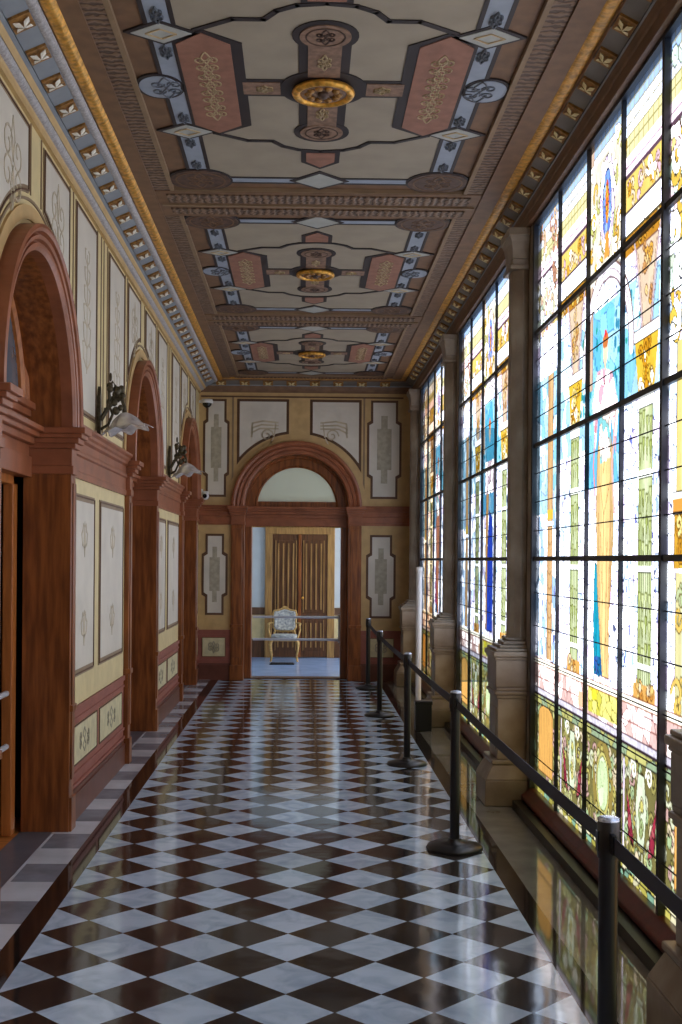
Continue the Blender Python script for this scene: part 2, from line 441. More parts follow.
def outline(kind, u0, u1, w0, w1, d, arc=None, nt=0.05, nl=0.24):
    u0 += d; u1 -= d; w0 += d; w1 -= d
    if kind == 'rect': return [(u0,w0),(u1,w0),(u1,w1),(u0,w1)]
    if kind == 'notch':
        l = nl
        return [(u0+nt,w0),(u1-nt,w0),(u1-nt,w0+l),(u1,w0+l+0.03),(u1,w1-l-0.03),(u1-nt,w1-l),(u1-nt,w1),(u0+nt,w1),(u0+nt,w1-l),(u0,w1-l-0.03),(u0,w0+l+0.03),(u0+nt,w0+l)]
    if kind == 'arch':   # lower edge cut by an arch
        c, zs, R = arc; R += d; pts = []
        n = 14
        for i in range(n+1):
            u = u0 + (u1-u0)*i/n
            dd = R*R-(u-c)**2
            z = zs + math.sqrt(dd) if dd > 0 else w0
            pts.append((u, min(max(z, w0), w1-0.02)))
        return pts + [(u1, w1), (u0, w1)]

def panel(F, parent, kind, u0, u1, w0, w1, bw, mb_, mf, arc=None, stencil=None, ms=None, name='painted_panel', nt=0.05, nl=0.24):
    q = MB(F); fn = lambda p, q_, a: (p, q_, a)
    q.prism(outline(kind, u0, u1, w0, w1, 0, arc, nt, nl), fn, -0.002, 0.006)
    o = q.build(name, mb_, parent)
    q = MB(F); q.prism(outline(kind, u0, u1, w0, w1, bw, arc, nt, nl), fn, 0, 0.010); q.build('panel_field', mf, o)
    q = MB(F); e = outline(kind, u0, u1, w0, w1, bw*0.35, arc, nt, nl)
    e.append(e[0]); q.ribbon(e, 0.008, fn, 0, 0.012); q.build('border_line', LINED, o)
    if stencil:
        q = MB(F); stencil(q, (u0+u1)/2, (w0+w1)/2, (u1-u0)-2*bw, (w1-w0)-2*bw, fn); q.build('stencil', ms or STEN, o)
    return o

def spiral(cx, cy, r, a0, turns, s=1, n=14):
    return [(cx + s*r*(1-t*0.8)*math.cos(a0+turns*2*PI*t), cy + r*(1-t*0.8)*math.sin(a0+turns*2*PI*t)) for t in [i/n for i in range(n+1)]]
def st_scroll(q, cu, cw, du, dw, fn):      # small symmetrical arabesque
    for s in (-1, 1):
        for v in (-1, 1):
            q.ribbon(spiral(cu+s*du*0.15, cw+v*dw*0.10, min(du, dw)*0.16, PI if s > 0 else 0, 1.2, 1), 0.012, fn, 0, 0.012)
            q.ribbon([(cu, cw+v*dw*0.02), (cu+s*du*0.06, cw+v*dw*0.16), (cu+s*du*0.02, cw+v*dw*0.27), (cu, cw+v*dw*0.32)], 0.012, fn, 0, 0.012)
def st_vase(q, cu, cw, du, dw, fn):        # two faint urn sprays, top and bottom of a tall panel
    for v in (-1, 1):
        w = cw + v*dw*0.27
        q.prism([(cu, w-0.11), (cu+0.035, w-0.03), (cu+0.02, w+0.05), (cu, w+0.12), (cu-0.02, w+0.05), (cu-0.035, w-0.03)], fn, 0, 0.012)
        for s in (-1, 1):
            q.ribbon([(cu, w-0.05), (cu+s*0.07, w-0.03), (cu+s*0.10, w+0.04), (cu+s*0.06, w+0.06)], 0.014, fn, 0, 0.012)
            q.ribbon([(cu, w+0.08), (cu+s*0.05, w+0.10), (cu+s*0.06, w+0.05)], 0.012, fn, 0, 0.012)
def st_flour(q, cu, cw, du, dw, fn):       # tall foliage spray
    q.ribbon([(cu, cw-dw*0.3), (cu, cw+dw*0.32)], 0.010, fn, 0, 0.012)
    for i in range(6):
        w = cw - dw*0.28 + dw*0.11*i; r = du*(0.22 - 0.02*i)
        for s in (-1, 1):
            q.ribbon([(cu, w), (cu+s*r*0.8, w+r*0.4), (cu+s*r, w+r*1.1), (cu+s*r*0.5, w+r*1.2)], 0.013, fn, 0, 0.012)
def st_cart(q, cu, cw, du, dw, fn):        # long plain cartouche
    h = dw*0.36; w = du*0.24
    q.prism([(cu-w, cw-h*0.6), (cu-w*0.45, cw-h*0.6), (cu-w*0.45, cw-h), (cu+w*0.45, cw-h), (cu+w*0.45, cw-h*0.6), (cu+w, cw-h*0.6),
             (cu+w, cw+h*0.62), (cu+w*0.45, cw+h*0.62), (cu+w*0.45, cw+h), (cu-w*0.45, cw+h), (cu-w*0.45, cw+h*0.62), (cu-w, cw+h*0.62)], fn, 0, 0.012)

ZT = 3.775   # top of upper panels
for k, c in enumerate(DC):
    if k == 0: continue
    arc = (c, ZS, HA+RW+0.16)
    # cream border ring around the arch moulding
    q = MB(FL); ring_sweep(q, c, ZS, [(HA+0.13, -0.005), (HA+0.13, 0.014), (HA+0.20, 0.014), (HA+0.20, -0.005)]); q.build('arch_border', CREAMD, wall_left)
    q = MB(FL); ring_sweep(q, c, ZS, [(HA+0.225, -0.005), (HA+0.225, 0.009), (HA+0.238, 0.009), (HA+0.238, -0.005)]); q.build('arch_line', LINEB, wall_left)
    for s in (-1, 1):
        a_, b_ = sorted((c+s*0.17, c+s*0.86))
        panel(FL, wall_left, 'arch', a_, b_, 2.55, ZT, 0.035, LINEB, PANEL, arc=(c, ZS, HA+RW+0.15), stencil=lambda q, cu, cw, du, dw, fn: st_scroll(q, cu, cw+0.3, du, dw*0.6, fn))
        a_, b_ = sorted((c+s*1.06, c+s*1.77))
        panel(FL, wall_left, 'rect', a_, min(b_, YE-0.02), 2.50, ZT, 0.035, LINEB, PANEL, stencil=st_flour) if b_ < YE+0.2 and a_ < YE-0.3 else None
    # gilt stile lines
    for u in (c-0.12, c+0.12, c-0.88, c+0.88, c-0.99, c+0.99, c-1.82, c+1.82, c-1.97, c+1.97):
        if u < YE-0.03:
            lo = ZS + math.sqrt(max(0, (HA+0.26)**2-(u-c)**2)) if abs(u-c) < HA+0.26 else 2.46
            q = MB(FL); q.box(u-0.006, u+0.006, lo, ZT+0.02, -0.002, 0.006); q.build('stile_line', LINEB, wall_left)
# long line under cornice
q = MB(FL); q.box(YB, YE, ZT+0.03, ZT+0.045, -0.002, 0.008); q.build('frieze_line', LINEB, wall_left)

segs = []
for k in range(3):
    segs.append((DC[k]+HA+RW, DC[k+1]-HA-RW))
segs.append((DC[3]+HA+RW, YE-0.001)); segs.append((YB, DC[0]-HA-RW))
band(FL, segs, 2.09, 2.41, wall_left)
for (u0, u1) in segs:
    if u1-u0 < 0.1: continue
    q = MB(FL); q.box(u0, u1, 0, 0.16, 0, 0.022); q.box(u0, u1, 0.16, 0.185, 0, 0.012); q.build('baseboard_left', BASEW, wall_left)
    q = MB(FL); q.box(u0, u1, 0.185, 0.69, -0.002, 0.004); q.build('dado_field', DADO, wall_left)
    q = MB(FL); q.box(u0, u1, 0.655, 0.69, 0, 0.016); q.box(u0, u1, 0.60, 0.618, 0, 0.012); q.box(u0, u1, 0.265, 0.285, 0, 0.014); q.box(u0, u1, 0.20, 0.22, 0, 0.018); q.build('dado_rail', DADO, wall_left)
    if u0 > 2 and u1-u0 > 1.5:
        fr = ((u0+0.09, u0+0.84), (u0+1.04, u1-0.10))
        for a_, b_ in fr:
            panel(FL, wall_left, 'rect', a_, b_, 0.87, 2.0, 0.045, LINEB, PANEL, stencil=st_vase)
        for a_, b_ in ((u0+0.06, (u0+u1)/2-0.12), ((u0+u1)/2-0.02, u1-0.12)):
            panel(FL, wall_left, 'rect', a_, b_, 0.325, 0.575, 0.012, CREAM, PANELC, stencil=st_scroll, ms=STENG, name='dado_panel')
    elif u0 > 2:
        panel(FL, wall_left, 'rect', u0+0.08, u1-0.08, 0.87, 2.0, 0.045, LINEB, PANEL, stencil=st_vase)
        panel(FL, wall_left, 'rect', u0+0.08, u1-0.08, 0.325, 0.575, 0.012, CREAM, PANELC, name='dado_panel')

# end wall
esegs = [(XL, EC-EH-0.155), (EC+EH+0.155, 1.5)]
band(FE, esegs, 2.06, 2.32, wall_end)
for u0, u1 in esegs:
    q = MB(FE); q.box(u0, u1, 0, 0.20, 0, 0.022); q.box(u0, u1, 0.20, 0.22, 0, 0.012); q.build('baseboard_end', BASEW, wall_end)
    q = MB(FE); q.box(u0, u1, 0.22, 0.665, -0.002, 0.004); q.build('dado_field', DADO, wall_end)
    q = MB(FE); q.box(u0, u1, 0.63, 0.665, 0, 0.016); q.box(u0, u1, 0.585, 0.60, 0, 0.012); q.box(u0, u1, 0.25, 0.265, 0, 0.014); q.build('dado_rail', DADO, wall_end)
panel(FE, wall_end, 'rect', -1.335, -1.02, 0.305, 0.565, 0.012, CREAM, PANELC, stencil=st_scroll, ms=STENG, name='dado_panel')
panel(FE, wall_end, 'rect', 0.87, 1.22, 0.305, 0.565, 0.012, CREAM, PANELC, stencil=st_scroll, ms=STENG, name='dado_panel')
panel(FE, wall_end, 'notch', -1.345, -1.0, 0.86, 1.94, 0.03, LINED, PANEL, stencil=st_cart, ms=STENG)
panel(FE, wall_end, 'notch', 0.84, 1.235, 0.83, 1.94, 0.03, LINED, PANEL, stencil=st_cart, ms=STENG)
panel(FE, wall_end, 'notch', -1.34, -0.99, 2.43, 3.73, 0.03, LINED, PANEL, stencil=st_cart, ms=STENG, nt=0.04, nl=0.27)
panel(FE, wall_end, 'notch', 0.84, 1.30, 2.42, 3.73, 0.03, LINED, PANEL, stencil=st_cart, ms=STENG, nt=0.05, nl=0.27)
earc = (EC, EZ, 0.87+0.10)
def st_corner(sg):
    def f(q, cu, cw, du, dw, fn):
        w = cw + 0.15
        for i in range(3):
            q.ribbon([(cu-sg*0.2, w+0.13-0.04*i), (cu+sg*0.02*i, w+0.15-0.05*i), (cu+sg*0.14, w+0.12-0.06*i), (cu+sg*0.15, w+0.04-0.05*i)], 0.022, fn, 0, 0.012)
        q.ribbon(spiral(cu-sg*0.05, w-0.04, 0.09, 0, 1.3), 0.018, fn, 0, 0.012)
        q.ribbon([(cu-sg*0.17, w+0.12), (cu-sg*0.15, w-0.05), (cu-sg*0.10, w-0.15)], 0.016, fn, 0, 0.012)
    return f
panel(FE, wall_end, 'arch', -0.89, -0.20, 2.55, 3.735, 0.035, LINED, PANEL, arc=earc, stencil=st_corner(-1))
panel(FE, wall_end, 'arch', 0.08, 0.765, 2.55, 3.735, 0.035, LINED, PANEL, arc=earc, stencil=st_corner(1))
for u in (-0.945, 0.80):
    q = MB(FE); q.box(u-0.012, u+0.012, 2.45, 3.76, -0.002, 0.006); q.build('stile_line', LINEB, wall_end)
q = MB(FE); q.box(-1.37, 1.32, 3.755, 3.775, -0.002, 0.01); q.build('frieze_line', LINED, wall_end)
q = MB(FE); ring_sweep(q, EC, EZ, [(0.875, -0.005), (0.875, 0.012), (0.93, 0.012), (0.93, -0.005)]); q.build('arch_border', CREAMD, wall_end)

# ------------------------------------------------------------------ cornices
GOLD2 = mat('cornice_gold_paint', (196, 144, 62), 0.42, metal=0.15, scale=30, var=0.35, bump=0.5)
COVED = mat('cove_grey', (112, 106, 100), 0.55, var=0.1)
def strip(prof_pts, F, u0, u1, m, name, parent=None, t=0.02, smooth=False):
    # prof: list of (n, w) going along the face; thickened backwards (towards wall/ceiling)
    q = MB(F)
    back = [(n-t*0.7, w+t*0.7) for n, w in prof_pts][::-1]
    q.prism(prof_pts + back, lambda n, w, u: (u, w, n), u0, u1, smooth)
    return q.build(name, m, parent)
FR = lambda u, w, n: (XG - n, u, w)
def curve(p0, p1, bulge, n=7):
    out = []
    d = Vector((p1[0]-p0[0], p1[1]-p0[1])); nrm = Vector((d.y, -d.x)).normalized()
    for i in range(n+1):
        t = i/n; p = Vector(p0) + d*t + nrm*bulge*math.sin(PI*t)
        out.append((p.x, p.y))
    return out
def cornice(F, u0, u1, pm, name, dark, z0=3.83, nblock0=None, blocks=None, step=0.325):
    # k scales the projection of the profile
    mp_ = lambda n: float(np.interp(n, [0, 0.11, 0.21, 0.26, 0.325, 0.40], pm))
    S = lambda pts: [(mp_(n), w) for n, w in pts]
    root = struct(strip(S([(0, z0-0.03), (0.022, z0-0.03), (0.022, z0), (0.03, z0+0.01)]), F, u0, u1, C_BROWN if dark else CREAMD, name))
    strip(S(curve((0.03, z0+0.01), (0.065, z0+0.035), 0.006)), F, u0, u1, C_BROWN if dark else LILAC, 'moulding', root)
    strip(S([(0.065, z0+0.035), (0.07, z0+0.03), (0.085, z0+0.045), (0.09, z0+0.055)]), F, u0, u1, CREAMD if not dark else C_BROWN, 'moulding', root)
    strip(S([(0.09, z0+0.055), (0.11, z0+0.065)]), F, u0, u1, BLUEG, 'moulding', root)
    strip(S([(0.11, z0+0.07), (0.21, z0+0.115)]), F, u0, u1, BLUEG if not dark else COVED, 'cove', root)
    strip(S(curve((0.21, z0+0.112), (0.25, z0+0.135), 0.010)), F, u0, u1, LILAC if not dark else C_BROWN, 'bead_moulding', root)
    strip(S(curve((0.26, z0+0.130), (0.325, z0+0.165), 0.016)), F, u0, u1, GOLD if not dark else GOLD2, 'gilded_moulding', root, smooth=True)
    strip(S([(0.325, z0+0.160), (0.36, z0+0.175)]), F, u0, u1, C_BROWN, 'moulding', root)
    # blocks with four-petal flowers
    for u in blocks:
        q = MB(F); h = 0.066
        A0 = Vector((mp_(0.115), z0+0.067)); A1 = Vector((mp_(0.205), z0+0.109)); d = A1-A0; nr = Vector((d.y, -d.x)).normalized()
        def fb(p, t, e):   # p along u, t 0..1 across cove, e outward
            P = A0 + d*t + nr*e; return (p, P.y, P.x)
        q2 = MB(F)
        q2.add([fb(u-h, 0, -0.01), fb(u+h, 0, -0.01), fb(u+h, 1, -0.01), fb(u-h, 1, -0.01), fb(u-h, 0, 0.008), fb(u+h, 0, 0.008), fb(u+h, 1, 0.008), fb(u-h, 1, 0.008)],
               [(0,3,2,1),(4,5,6,7),(0,1,5,4),(1,2,6,5),(2,3,7,6),(3,0,4,7)])
        ob = q2.build('gilded_block', GOLDD, root)
        q2 = MB(F)
        for a in range(4):
            th = PI/4 + a*PI/2; cu, ct = math.cos(th), math.sin(th)
            tip = fb(u+cu*h*0.95, 0.5+ct*0.55, 0.014); l = fb(u+math.cos(th+0.5)*h*0.5, 0.5+math.sin(th+0.5)*0.34, 0.018); r = fb(u+math.cos(th-0.5)*h*0.5, 0.5+math.sin(th-0.5)*0.34, 0.018)
            cc = fb(u, 0.5, 0.03); lo = fb(u+cu*h*0.5, 0.5+ct*0.3, 0.004)
            q2.add([tip, l, cc, r, lo], [(0,1,2),(0,2,3),(0,4,1),(1,4,2),(2,4,3),(3,4,0)])
        q2.build('flower', WHITEF if not dark else CREAM, ob)
    return root
bl = [4.80 + 0.325*i for i in range(33)]
PML = [0, 0.11, 0.21, 0.26, 0.325, 0.40]; PMR = [0, 0.035, 0.120, 0.128, 0.222, 0.25]
cornice(FL, YB, YE, PML, 'trim_1', False, blocks=bl)
# right: lintel fascia first
cornice(lambda u, w, n: (1.46 - n, u, w), YB, YE, PMR, 'trim_2', True, z0=3.85, blocks=[4.45 + 0.33*i for i in range(33)])
cornice(FE, XL+0.0, 1.46, PMR, 'trim_3', True, z0=3.85, blocks=[-1.1 + 0.31*i for i in range(8)])

# ------------------------------------------------------------------ right wall, windows
CY = [0.02, 3.67, 7.70, 11.36, 15.02]     # front faces of the pilasters (0.38, 4.04, 7.70, 11.36, 15.02)
q = MB(); q.box(1.45, 1.53, YB, YE, 3.80, 4.3)
wall_right = struct(q.build('wall_right', mat('lintel_brown', (112, 82, 60), 0.6, var=0.12)))
q = MB()
for c in CY: q.box(XG-0.02, 1.53, c-0.05 if c > 3.7 else c-0.03, c+0.385 if c < 15 else YE+0.3, 0, 3.80)
q.box(XG-0.02, 1.53, YB, YB+0.4, 0, 3.8); q.build('pier', STONE, wall_right)
for a_, b_ in ((-3.1, 0.34), (0.80, 4.00), (4.46, 7.66), (8.12, 11.32), (11.78, 14.98)):
    pass
q = MB(); q.box(XG-0.02, 1.53, YB, YE, -0.05, 0.10); q.build('low_wall', SILLW, wall_right)

BLACKW = mat('sill_plinth_dark', (20, 15, 14), 0.4, var=0.2)
class Glass:
    """Paints a coloured leaded design on a grid of points (metres along the bay, metres up)."""
    def __init__(s, w, z0, z1, res):
        s.nx = int(w/res)+1; s.nz = int((z1-z0)/res)+1; s.w, s.z0, s.z1 = w, z0, z1; s.res = min(w/(s.nx-1), (z1-z0)/(s.nz-1))*0.999
        s.Y, s.Z = np.meshgrid(np.linspace(0, w, s.nx), np.linspace(z0, z1, s.nz))
        s.C = np.ones((s.nz, s.nx, 3)) * 0.9
    def rgb(s, c): return np.array(lin(c))*1.0
    def fill(s, m, c, k=1.0): s.C[m] = s.rgb(c)*k
    def rect(s, y0, y1, z0, z1): return (s.Y >= y0) & (s.Y < y1) & (s.Z >= z0) & (s.Z < z1)
    def ell(s, yc, zc, ry, rz): return ((s.Y-yc)/ry)**2 + ((s.Z-zc)/rz)**2 < 1
    def poly(s, pts):
        ins = np.zeros(s.Y.shape, bool); n = len(pts)
        for i in range(n):
            y0, z0 = pts[i]; y1, z1 = pts[(i+1) % n]
            if z0 == z1: continue
            c = ((s.Z >= z0) != (s.Z >= z1)) & (s.Y < (y1-y0)*(s.Z-z0)/(z1-z0)+y0)
            ins ^= c
        return ins
    def stroke(s, pts, w, c=(20, 14, 20)):
        for i in range(len(pts)-1):
            ax, az = pts[i]; bx, bz = pts[i+1]; L2 = (bx-ax)**2+(bz-az)**2+1e-9
            i0 = max(0, int((min(ax, bx)-w)/s.res)); i1 = max(0, int((max(ax, bx)+w)/s.res)+2)
            j0 = max(0, int((min(az, bz)-w-s.z0)/s.res)); j1 = max(0, int((max(az, bz)+w-s.z0)/s.res)+2)
            Y = s.Y[j0:j1, i0:i1]; Z = s.Z[j0:j1, i0:i1]
            if Y.size == 0: continue
            t = np.clip(((Y-ax)*(bx-ax)+(Z-az)*(bz-az))/L2, 0, 1)
            d = np.hypot(Y-ax-t*(bx-ax), Z-az-t*(bz-az))
            s.C[j0:j1, i0:i1][d < w/2] = s.rgb(c)
    def outl(s, m, c=(30, 20, 26)):
        e = m ^ (np.roll(m, 1, 0) & np.roll(m, -1, 0) & np.roll(m, 1, 1) & np.roll(m, -1, 1) & m)
        s.C[e & m] = s.rgb(c)
    def cells(s, m, pal, size, lead=0.006, jit=0.2, k=1.0, asp=1.0, leadc=(40, 26, 20), seed=0):
        """irregular glass pieces (worley cells) inside mask m"""
        r = np.random.default_rng(seed+5)
        idx = np.argwhere(m)
        if len(idx) == 0: return
        Y = s.Y[m]; Z = s.Z[m]/asp
        gy = np.floor(Y/size).astype(int); gz = np.floor(Z/size).astype(int)
        d1 = np.full(Y.shape, 9.); d2 = np.full(Y.shape, 9.); cid = np.zeros(Y.shape, int)
        for dy in (-1, 0, 1):
            for dz in (-1, 0, 1):
                cy, cz = gy+dy, gz+dz
                h = (cy*73856093 ^ cz*19349663 ^ (seed*83492791)) & 0xffffff
                hx = ((h*1103515245+12345) & 0x7fffffff)/0x7fffffff; hz = ((h*69069+1) & 0x7fffffff)/0x7fffffff
                d = np.hypot(Y-(cy+hx)*size, Z-(cz+hz)*size)
                n1 = d < d1; d2 = np.where(n1, d1, np.minimum(d2, d)); cid = np.where(n1, h, cid); d1 = np.where(n1, d, d1)
        P = np.array([s.rgb(c) for c in pal]); ci = (cid // 7) % len(pal)
        v = 1 + jit*(((cid // 131) % 100)/50.0 - 1)
        col = np.clip(P[ci]*v[:, None]*k, 0, 1)
        col[(d2-d1) < lead] = s.rgb(leadc)
        s.C[m] = col

def paint(kind, res):
    W = 3.57; g = Glass(W, 0.11, 3.80, res); rr = random.Random(5+kind)
    O = (20, 16, 20)
    B = [0, 0.83, 1.49, 2.17, 2.87, 3.57]      # light boundaries, near -> far
    def curls(y0, y1, z0, z1, n, cols, r0=0.03, r1=0.07, w=0.016, dark=(50, 34, 24)):
        for i in range(n):
            y, z, r = rr.uniform(y0+0.03, y1-0.03), rr.uniform(z0+0.02, z1-0.02), rr.uniform(r0, r1)
            p = spiral(y, z, r, rr.uniform(0, 6.28), rr.choice((-1, 1))*rr.uniform(0.6, 1.3), rr.choice((-1, 1)), 9)
            g.stroke(p, w+0.012, dark); g.stroke(p, w, rr.choice(cols))
    def flutes(y0, y1, z0, z1, light, dark, n):
        g.fill(g.rect(y0, y1, z0, z1), light)
        for i in range(n):
            t = (i+0.5)/n; y = y0+(y1-y0)*t; e = abs(t-0.45)*2
            c = tuple(light[k]*(1-e*0.7)+dark[k]*e*0.7 for k in range(3))
            g.fill(g.rect(y-(y1-y0)/n*0.5, y+(y1-y0)/n*0.5, z0, z1), c)
            if 0 < i: g.stroke([(y-(y1-y0)/n*0.5, z0), (y-(y1-y0)/n*0.5, z1)], 0.005, tuple(v*0.6 for v in dark))
        g.stroke([(y0, z0), (y0, z1)], 0.009, (60, 50, 30)); g.stroke([(y1, z0), (y1, z1)], 0.009, (60, 50, 30))
    # sky ground
    g.cells(g.rect(0, W, 0, 4), [(238, 240, 255), (250, 250, 255), (226, 226, 255), (210, 230, 252), (246, 246, 255), (232, 214, 244)], 0.085, 0.005, 0.06, leadc=(90, 96, 130))
    sky = [(120, 200, 240), (146, 214, 246), (104, 188, 232), (176, 226, 248)]
    g.cells(g.rect(B[2]+0.02, B[3], 1.98, 2.9), sky, 0.13, 0.003, 0.08, leadc=(70, 130, 180), seed=3)
    g.cells(g.rect(B[1], B[2], 2.35, 2.9), [(176, 222, 244), (206, 234, 250), (140, 208, 240)], 0.12, 0.003, 0.08, leadc=(90, 130, 170), seed=4)
    g.cells(g.rect(B[4], B[5], 1.9, 2.75), [(150, 212, 242), (186, 226, 246), (206, 232, 250)], 0.10, 0.003, 0.1, leadc=(90, 130, 170), seed=5)
    g.cells(g.rect(B[4], B[5], 1.0, 1.9), [(206, 226, 250), (226, 236, 252), (176, 206, 240), (240, 240, 255)], 0.09, 0.003, 0.1, leadc=(110, 130, 170), seed=6)
    g.cells(g.rect(B[3], B[4], 2.2, 2.9), [(176, 220, 242), (214, 236, 250)], 0.10, 0.003, 0.1, leadc=(90, 130, 170), seed=6)
    for i in range(70):
        y = rr.uniform(1.2, 2.5); z = rr.uniform(2.35, 2.85)
        g.fill(g.ell(y, z, rr.uniform(.010, .028), rr.uniform(.012, .035)), rr.choice([(40, 150, 160), (50, 160, 140), (60, 140, 170), (90, 190, 200)]))
    for i in range(170):
        y = rr.choice([rr.uniform(0.85, 1.45), rr.uniform(2.2, 3.5)]); z = rr.uniform(1.0, 2.3)
        g.fill(g.ell(y, z, rr.uniform(.005, .016), rr.uniform(.012, .04)), rr.choice([(80, 120, 210), (150, 190, 225), (120, 120, 190), (176, 206, 226), (190, 190, 226)]))
    # ---- top register
    g.cells(g.rect(0, W, 3.05, 3.80), [(246, 240, 226), (246, 220, 140), (240, 206, 214), (250, 250, 250), (206, 226, 206), (214, 226, 250)], 0.05, 0.006, 0.08, leadc=(90, 70, 50), seed=8)
    g.fill(g.rect(0, W, 3.70, 3.80), (176, 206, 250)); g.fill(g.rect(0, W, 3.60, 3.70), (214, 220, 240)); g.fill(g.rect(0, W, 3.50, 3.60), (236, 226, 170))
    for z in np.arange(3.5, 3.8, 0.05): g.stroke([(0, z), (W, z)], 0.006, (150, 140, 80))
    for y in np.arange(0, W, 0.075): g.stroke([(y, 3.5), (y, 3.78)], 0.005, (180, 160, 80))
    g.fill(g.rect(0, W, 3.42, 3.50), (240, 214, 224)); g.fill(g.rect(0, W, 3.395, 3.42), (96, 70, 84)); g.stroke([(0, 3.455), (W, 3.455)], 0.008, (150, 110, 130))
    for a_, b_ in ((B[1], B[2]), (B[3], B[4])):
        g.fill(g.rect(a_, b_, 3.24, 3.395), (240, 206, 110)); curls(a_, b_, 3.24, 3.39, 16, [(250, 246, 240), (230, 170, 50), (246, 226, 190), (226, 190, 200)], 0.02, 0.05, 0.016, (120, 80, 30))
        g.fill(g.rect(a_, b_, 3.13, 3.24), (236, 232, 246)); g.stroke([(a_, 3.19), (b_, 3.19)], 0.005, (140, 130, 150)); g.stroke([(a_, 3.24), (b_, 3.24)], 0.010, (90, 70, 70))
        g.fill(g.rect(a_, b_, 3.03, 3.13), (190, 130, 40)); curls(a_, b_, 3.03, 3.13, 14, [(236, 190, 80), (214, 150, 50), (246, 226, 170)], 0.015, 0.035, 0.014, (80, 46, 16))
        g.stroke([(a_, 3.13), (b_, 3.13)], 0.012, (80, 70, 40))
    curls(B[0]+0.05, B[1]-0.04, 2.5, 3.75, 46, [(246, 246, 240), (236, 190, 80), (206, 226, 206), (240, 240, 230)], 0.04, 0.09, 0.034, (60, 56, 44))
    curls(B[4]+0.02, B[5]-0.02, 3.0, 3.75, 44, [(240, 206, 170), (226, 226, 190), (206, 150, 120), (246, 240, 230)], 0.03, 0.06, 0.022, (110, 76, 60))
    for b_ in (B[1]+0.04, B[3]-0.04):
        g.fill(g.rect(b_-0.035, b_+0.035, 2.5, 3.8), (216, 186, 160)); g.stroke([(b_-0.02, 2.5), (b_-0.02, 3.8)], 0.008, (120, 70, 50)); g.stroke([(b_+0.03, 2.5), (b_+0.03, 3.8)], 0.010, (90, 56, 50))
    cy = (B[2]+B[3])/2
    g.fill(g.rect(B[2], B[3], 3.05, 3.66), (232, 220, 196)); curls(B[2], B[3], 3.08, 3.72, 44, [(246, 240, 226), (236, 196, 90), (226, 176, 60), (250, 246, 240), (206, 206, 120)], 0.03, 0.07, 0.022, (110, 80, 40))
    m = g.ell(cy, 3.40, 0.15, 0.25); g.cells(m, [(246, 246, 250), (226, 206, 236), (240, 236, 220)], 0.05, 0.004, 0.06, leadc=(110, 90, 110), seed=17); g.outl(m, (70, 50, 60))
    m = g.ell(cy, 3.40, 0.09, 0.18); g.cells(m, [(130, 170, 240), (170, 200, 246), (110, 140, 226)], 0.05, 0.004, 0.1, seed=18); g.outl(m, (60, 60, 120))
    m = g.ell(cy, 3.41, 0.035, 0.11); g.cells(m, [(240, 130, 40), (240, 176, 60), (226, 90, 40)], 0.035, 0.003, 0.2, seed=19)
    g.fill(g.poly([(cy-0.05, 3.13), (cy+0.05, 3.13), (cy+0.03, 3.26), (cy-0.03, 3.26)]), (232, 160, 70))
    # arch ribs
    for R, col, w in ((0.46, (222, 214, 220), 0.07), (0.50, (130, 96, 84), 0.014), (0.42, (140, 116, 120), 0.014), (0.46, (170, 150, 156), 0.008)):
        g.stroke([(cy+R*math.cos(a), 2.60+R*math.sin(a)) for a in np.linspace(0, PI, 30)], w, col)
    for yc in (B[1]+0.30, B[3]+0.32):
        m = g.poly([(yc-0.17, 3.03), (yc+0.17, 3.03), (yc+0.05, 2.52), (yc-0.05, 2.52)])
        g.fill(m, (228, 200, 170)); g.outl(m, (120, 80, 70))
        curls(yc-0.10, yc+0.10, 2.72, 3.03, 12, [(226, 170, 70), (240, 206, 140), (206, 150, 90)], 0.02, 0.045, 0.014, (120, 80, 50))
        for s_ in (-1, 1):
            g.stroke([(yc+s_*0.05, 2.52), (yc+s_*0.09, 2.75), (yc+s_*0.17, 3.0), (yc+s_*0.2, 3.06)], 0.022, (200, 176, 180))
            g.stroke([(yc+s_*0.065, 2.52), (yc+s_*0.11, 2.75), (yc+s_*0.20, 3.0)], 0.008, (100, 60, 70))
            g.stroke([(yc+s_*0.035, 2.52), (yc+s_*0.07, 2.75), (yc+s_*0.14, 3.0)], 0.006, (120, 80, 80))
    # green columns with gold capitals
    for n_, (yc, w_) in enumerate(((B[1]+0.30, 0.105), (B[3]+0.32, 0.095))):
        flutes(yc-w_, yc+w_, 1.03, 2.34, (226, 232, 190), (150, 164, 90), 7)
        for z in np.arange(1.18, 2.26, 0.115):
            if abs(z-1.57) < 0.05 or abs(z-1.99) < 0.04: continue
            for t in (-0.7, -0.2, 0.3, 0.75):
                zz = z + rr.uniform(-0.02, 0.02)
                m = g.poly([(yc+w_*(t-0.22), zz+0.05), (yc+w_*(t+0.22), zz+0.05), (yc+w_*t, zz-0.06)]); g.fill(m, rr.choice([(196, 206, 130), (170, 184, 100), (214, 222, 160)])); g.outl(m, (110, 116, 50))
        for z in (1.12, 1.555, 1.98):
            g.fill(g.rect(yc-w_-0.01, yc+w_+0.01, z, z+0.03), (236, 240, 226)); g.stroke([(yc-w_, z), (yc+w_, z)], 0.008, (50, 50, 30)); g.stroke([(yc-w_, z+0.03), (yc+w_, z+0.03)], 0.005, (90, 90, 60))
        m = g.poly([(yc-w_*1.1, 2.34), (yc+w_*1.1, 2.34), (yc+w_*1.7, 2.60), (yc-w_*1.7, 2.60)]); g.fill(m, (236, 190, 60))
        curls(yc-w_*1.2, yc+w_*1.2, 2.34, 2.60, 22, [(240, 196, 60), (214, 150, 30), (250, 230, 150), (250, 240, 210)], 0.02, 0.045, 0.016, (120, 76, 16))
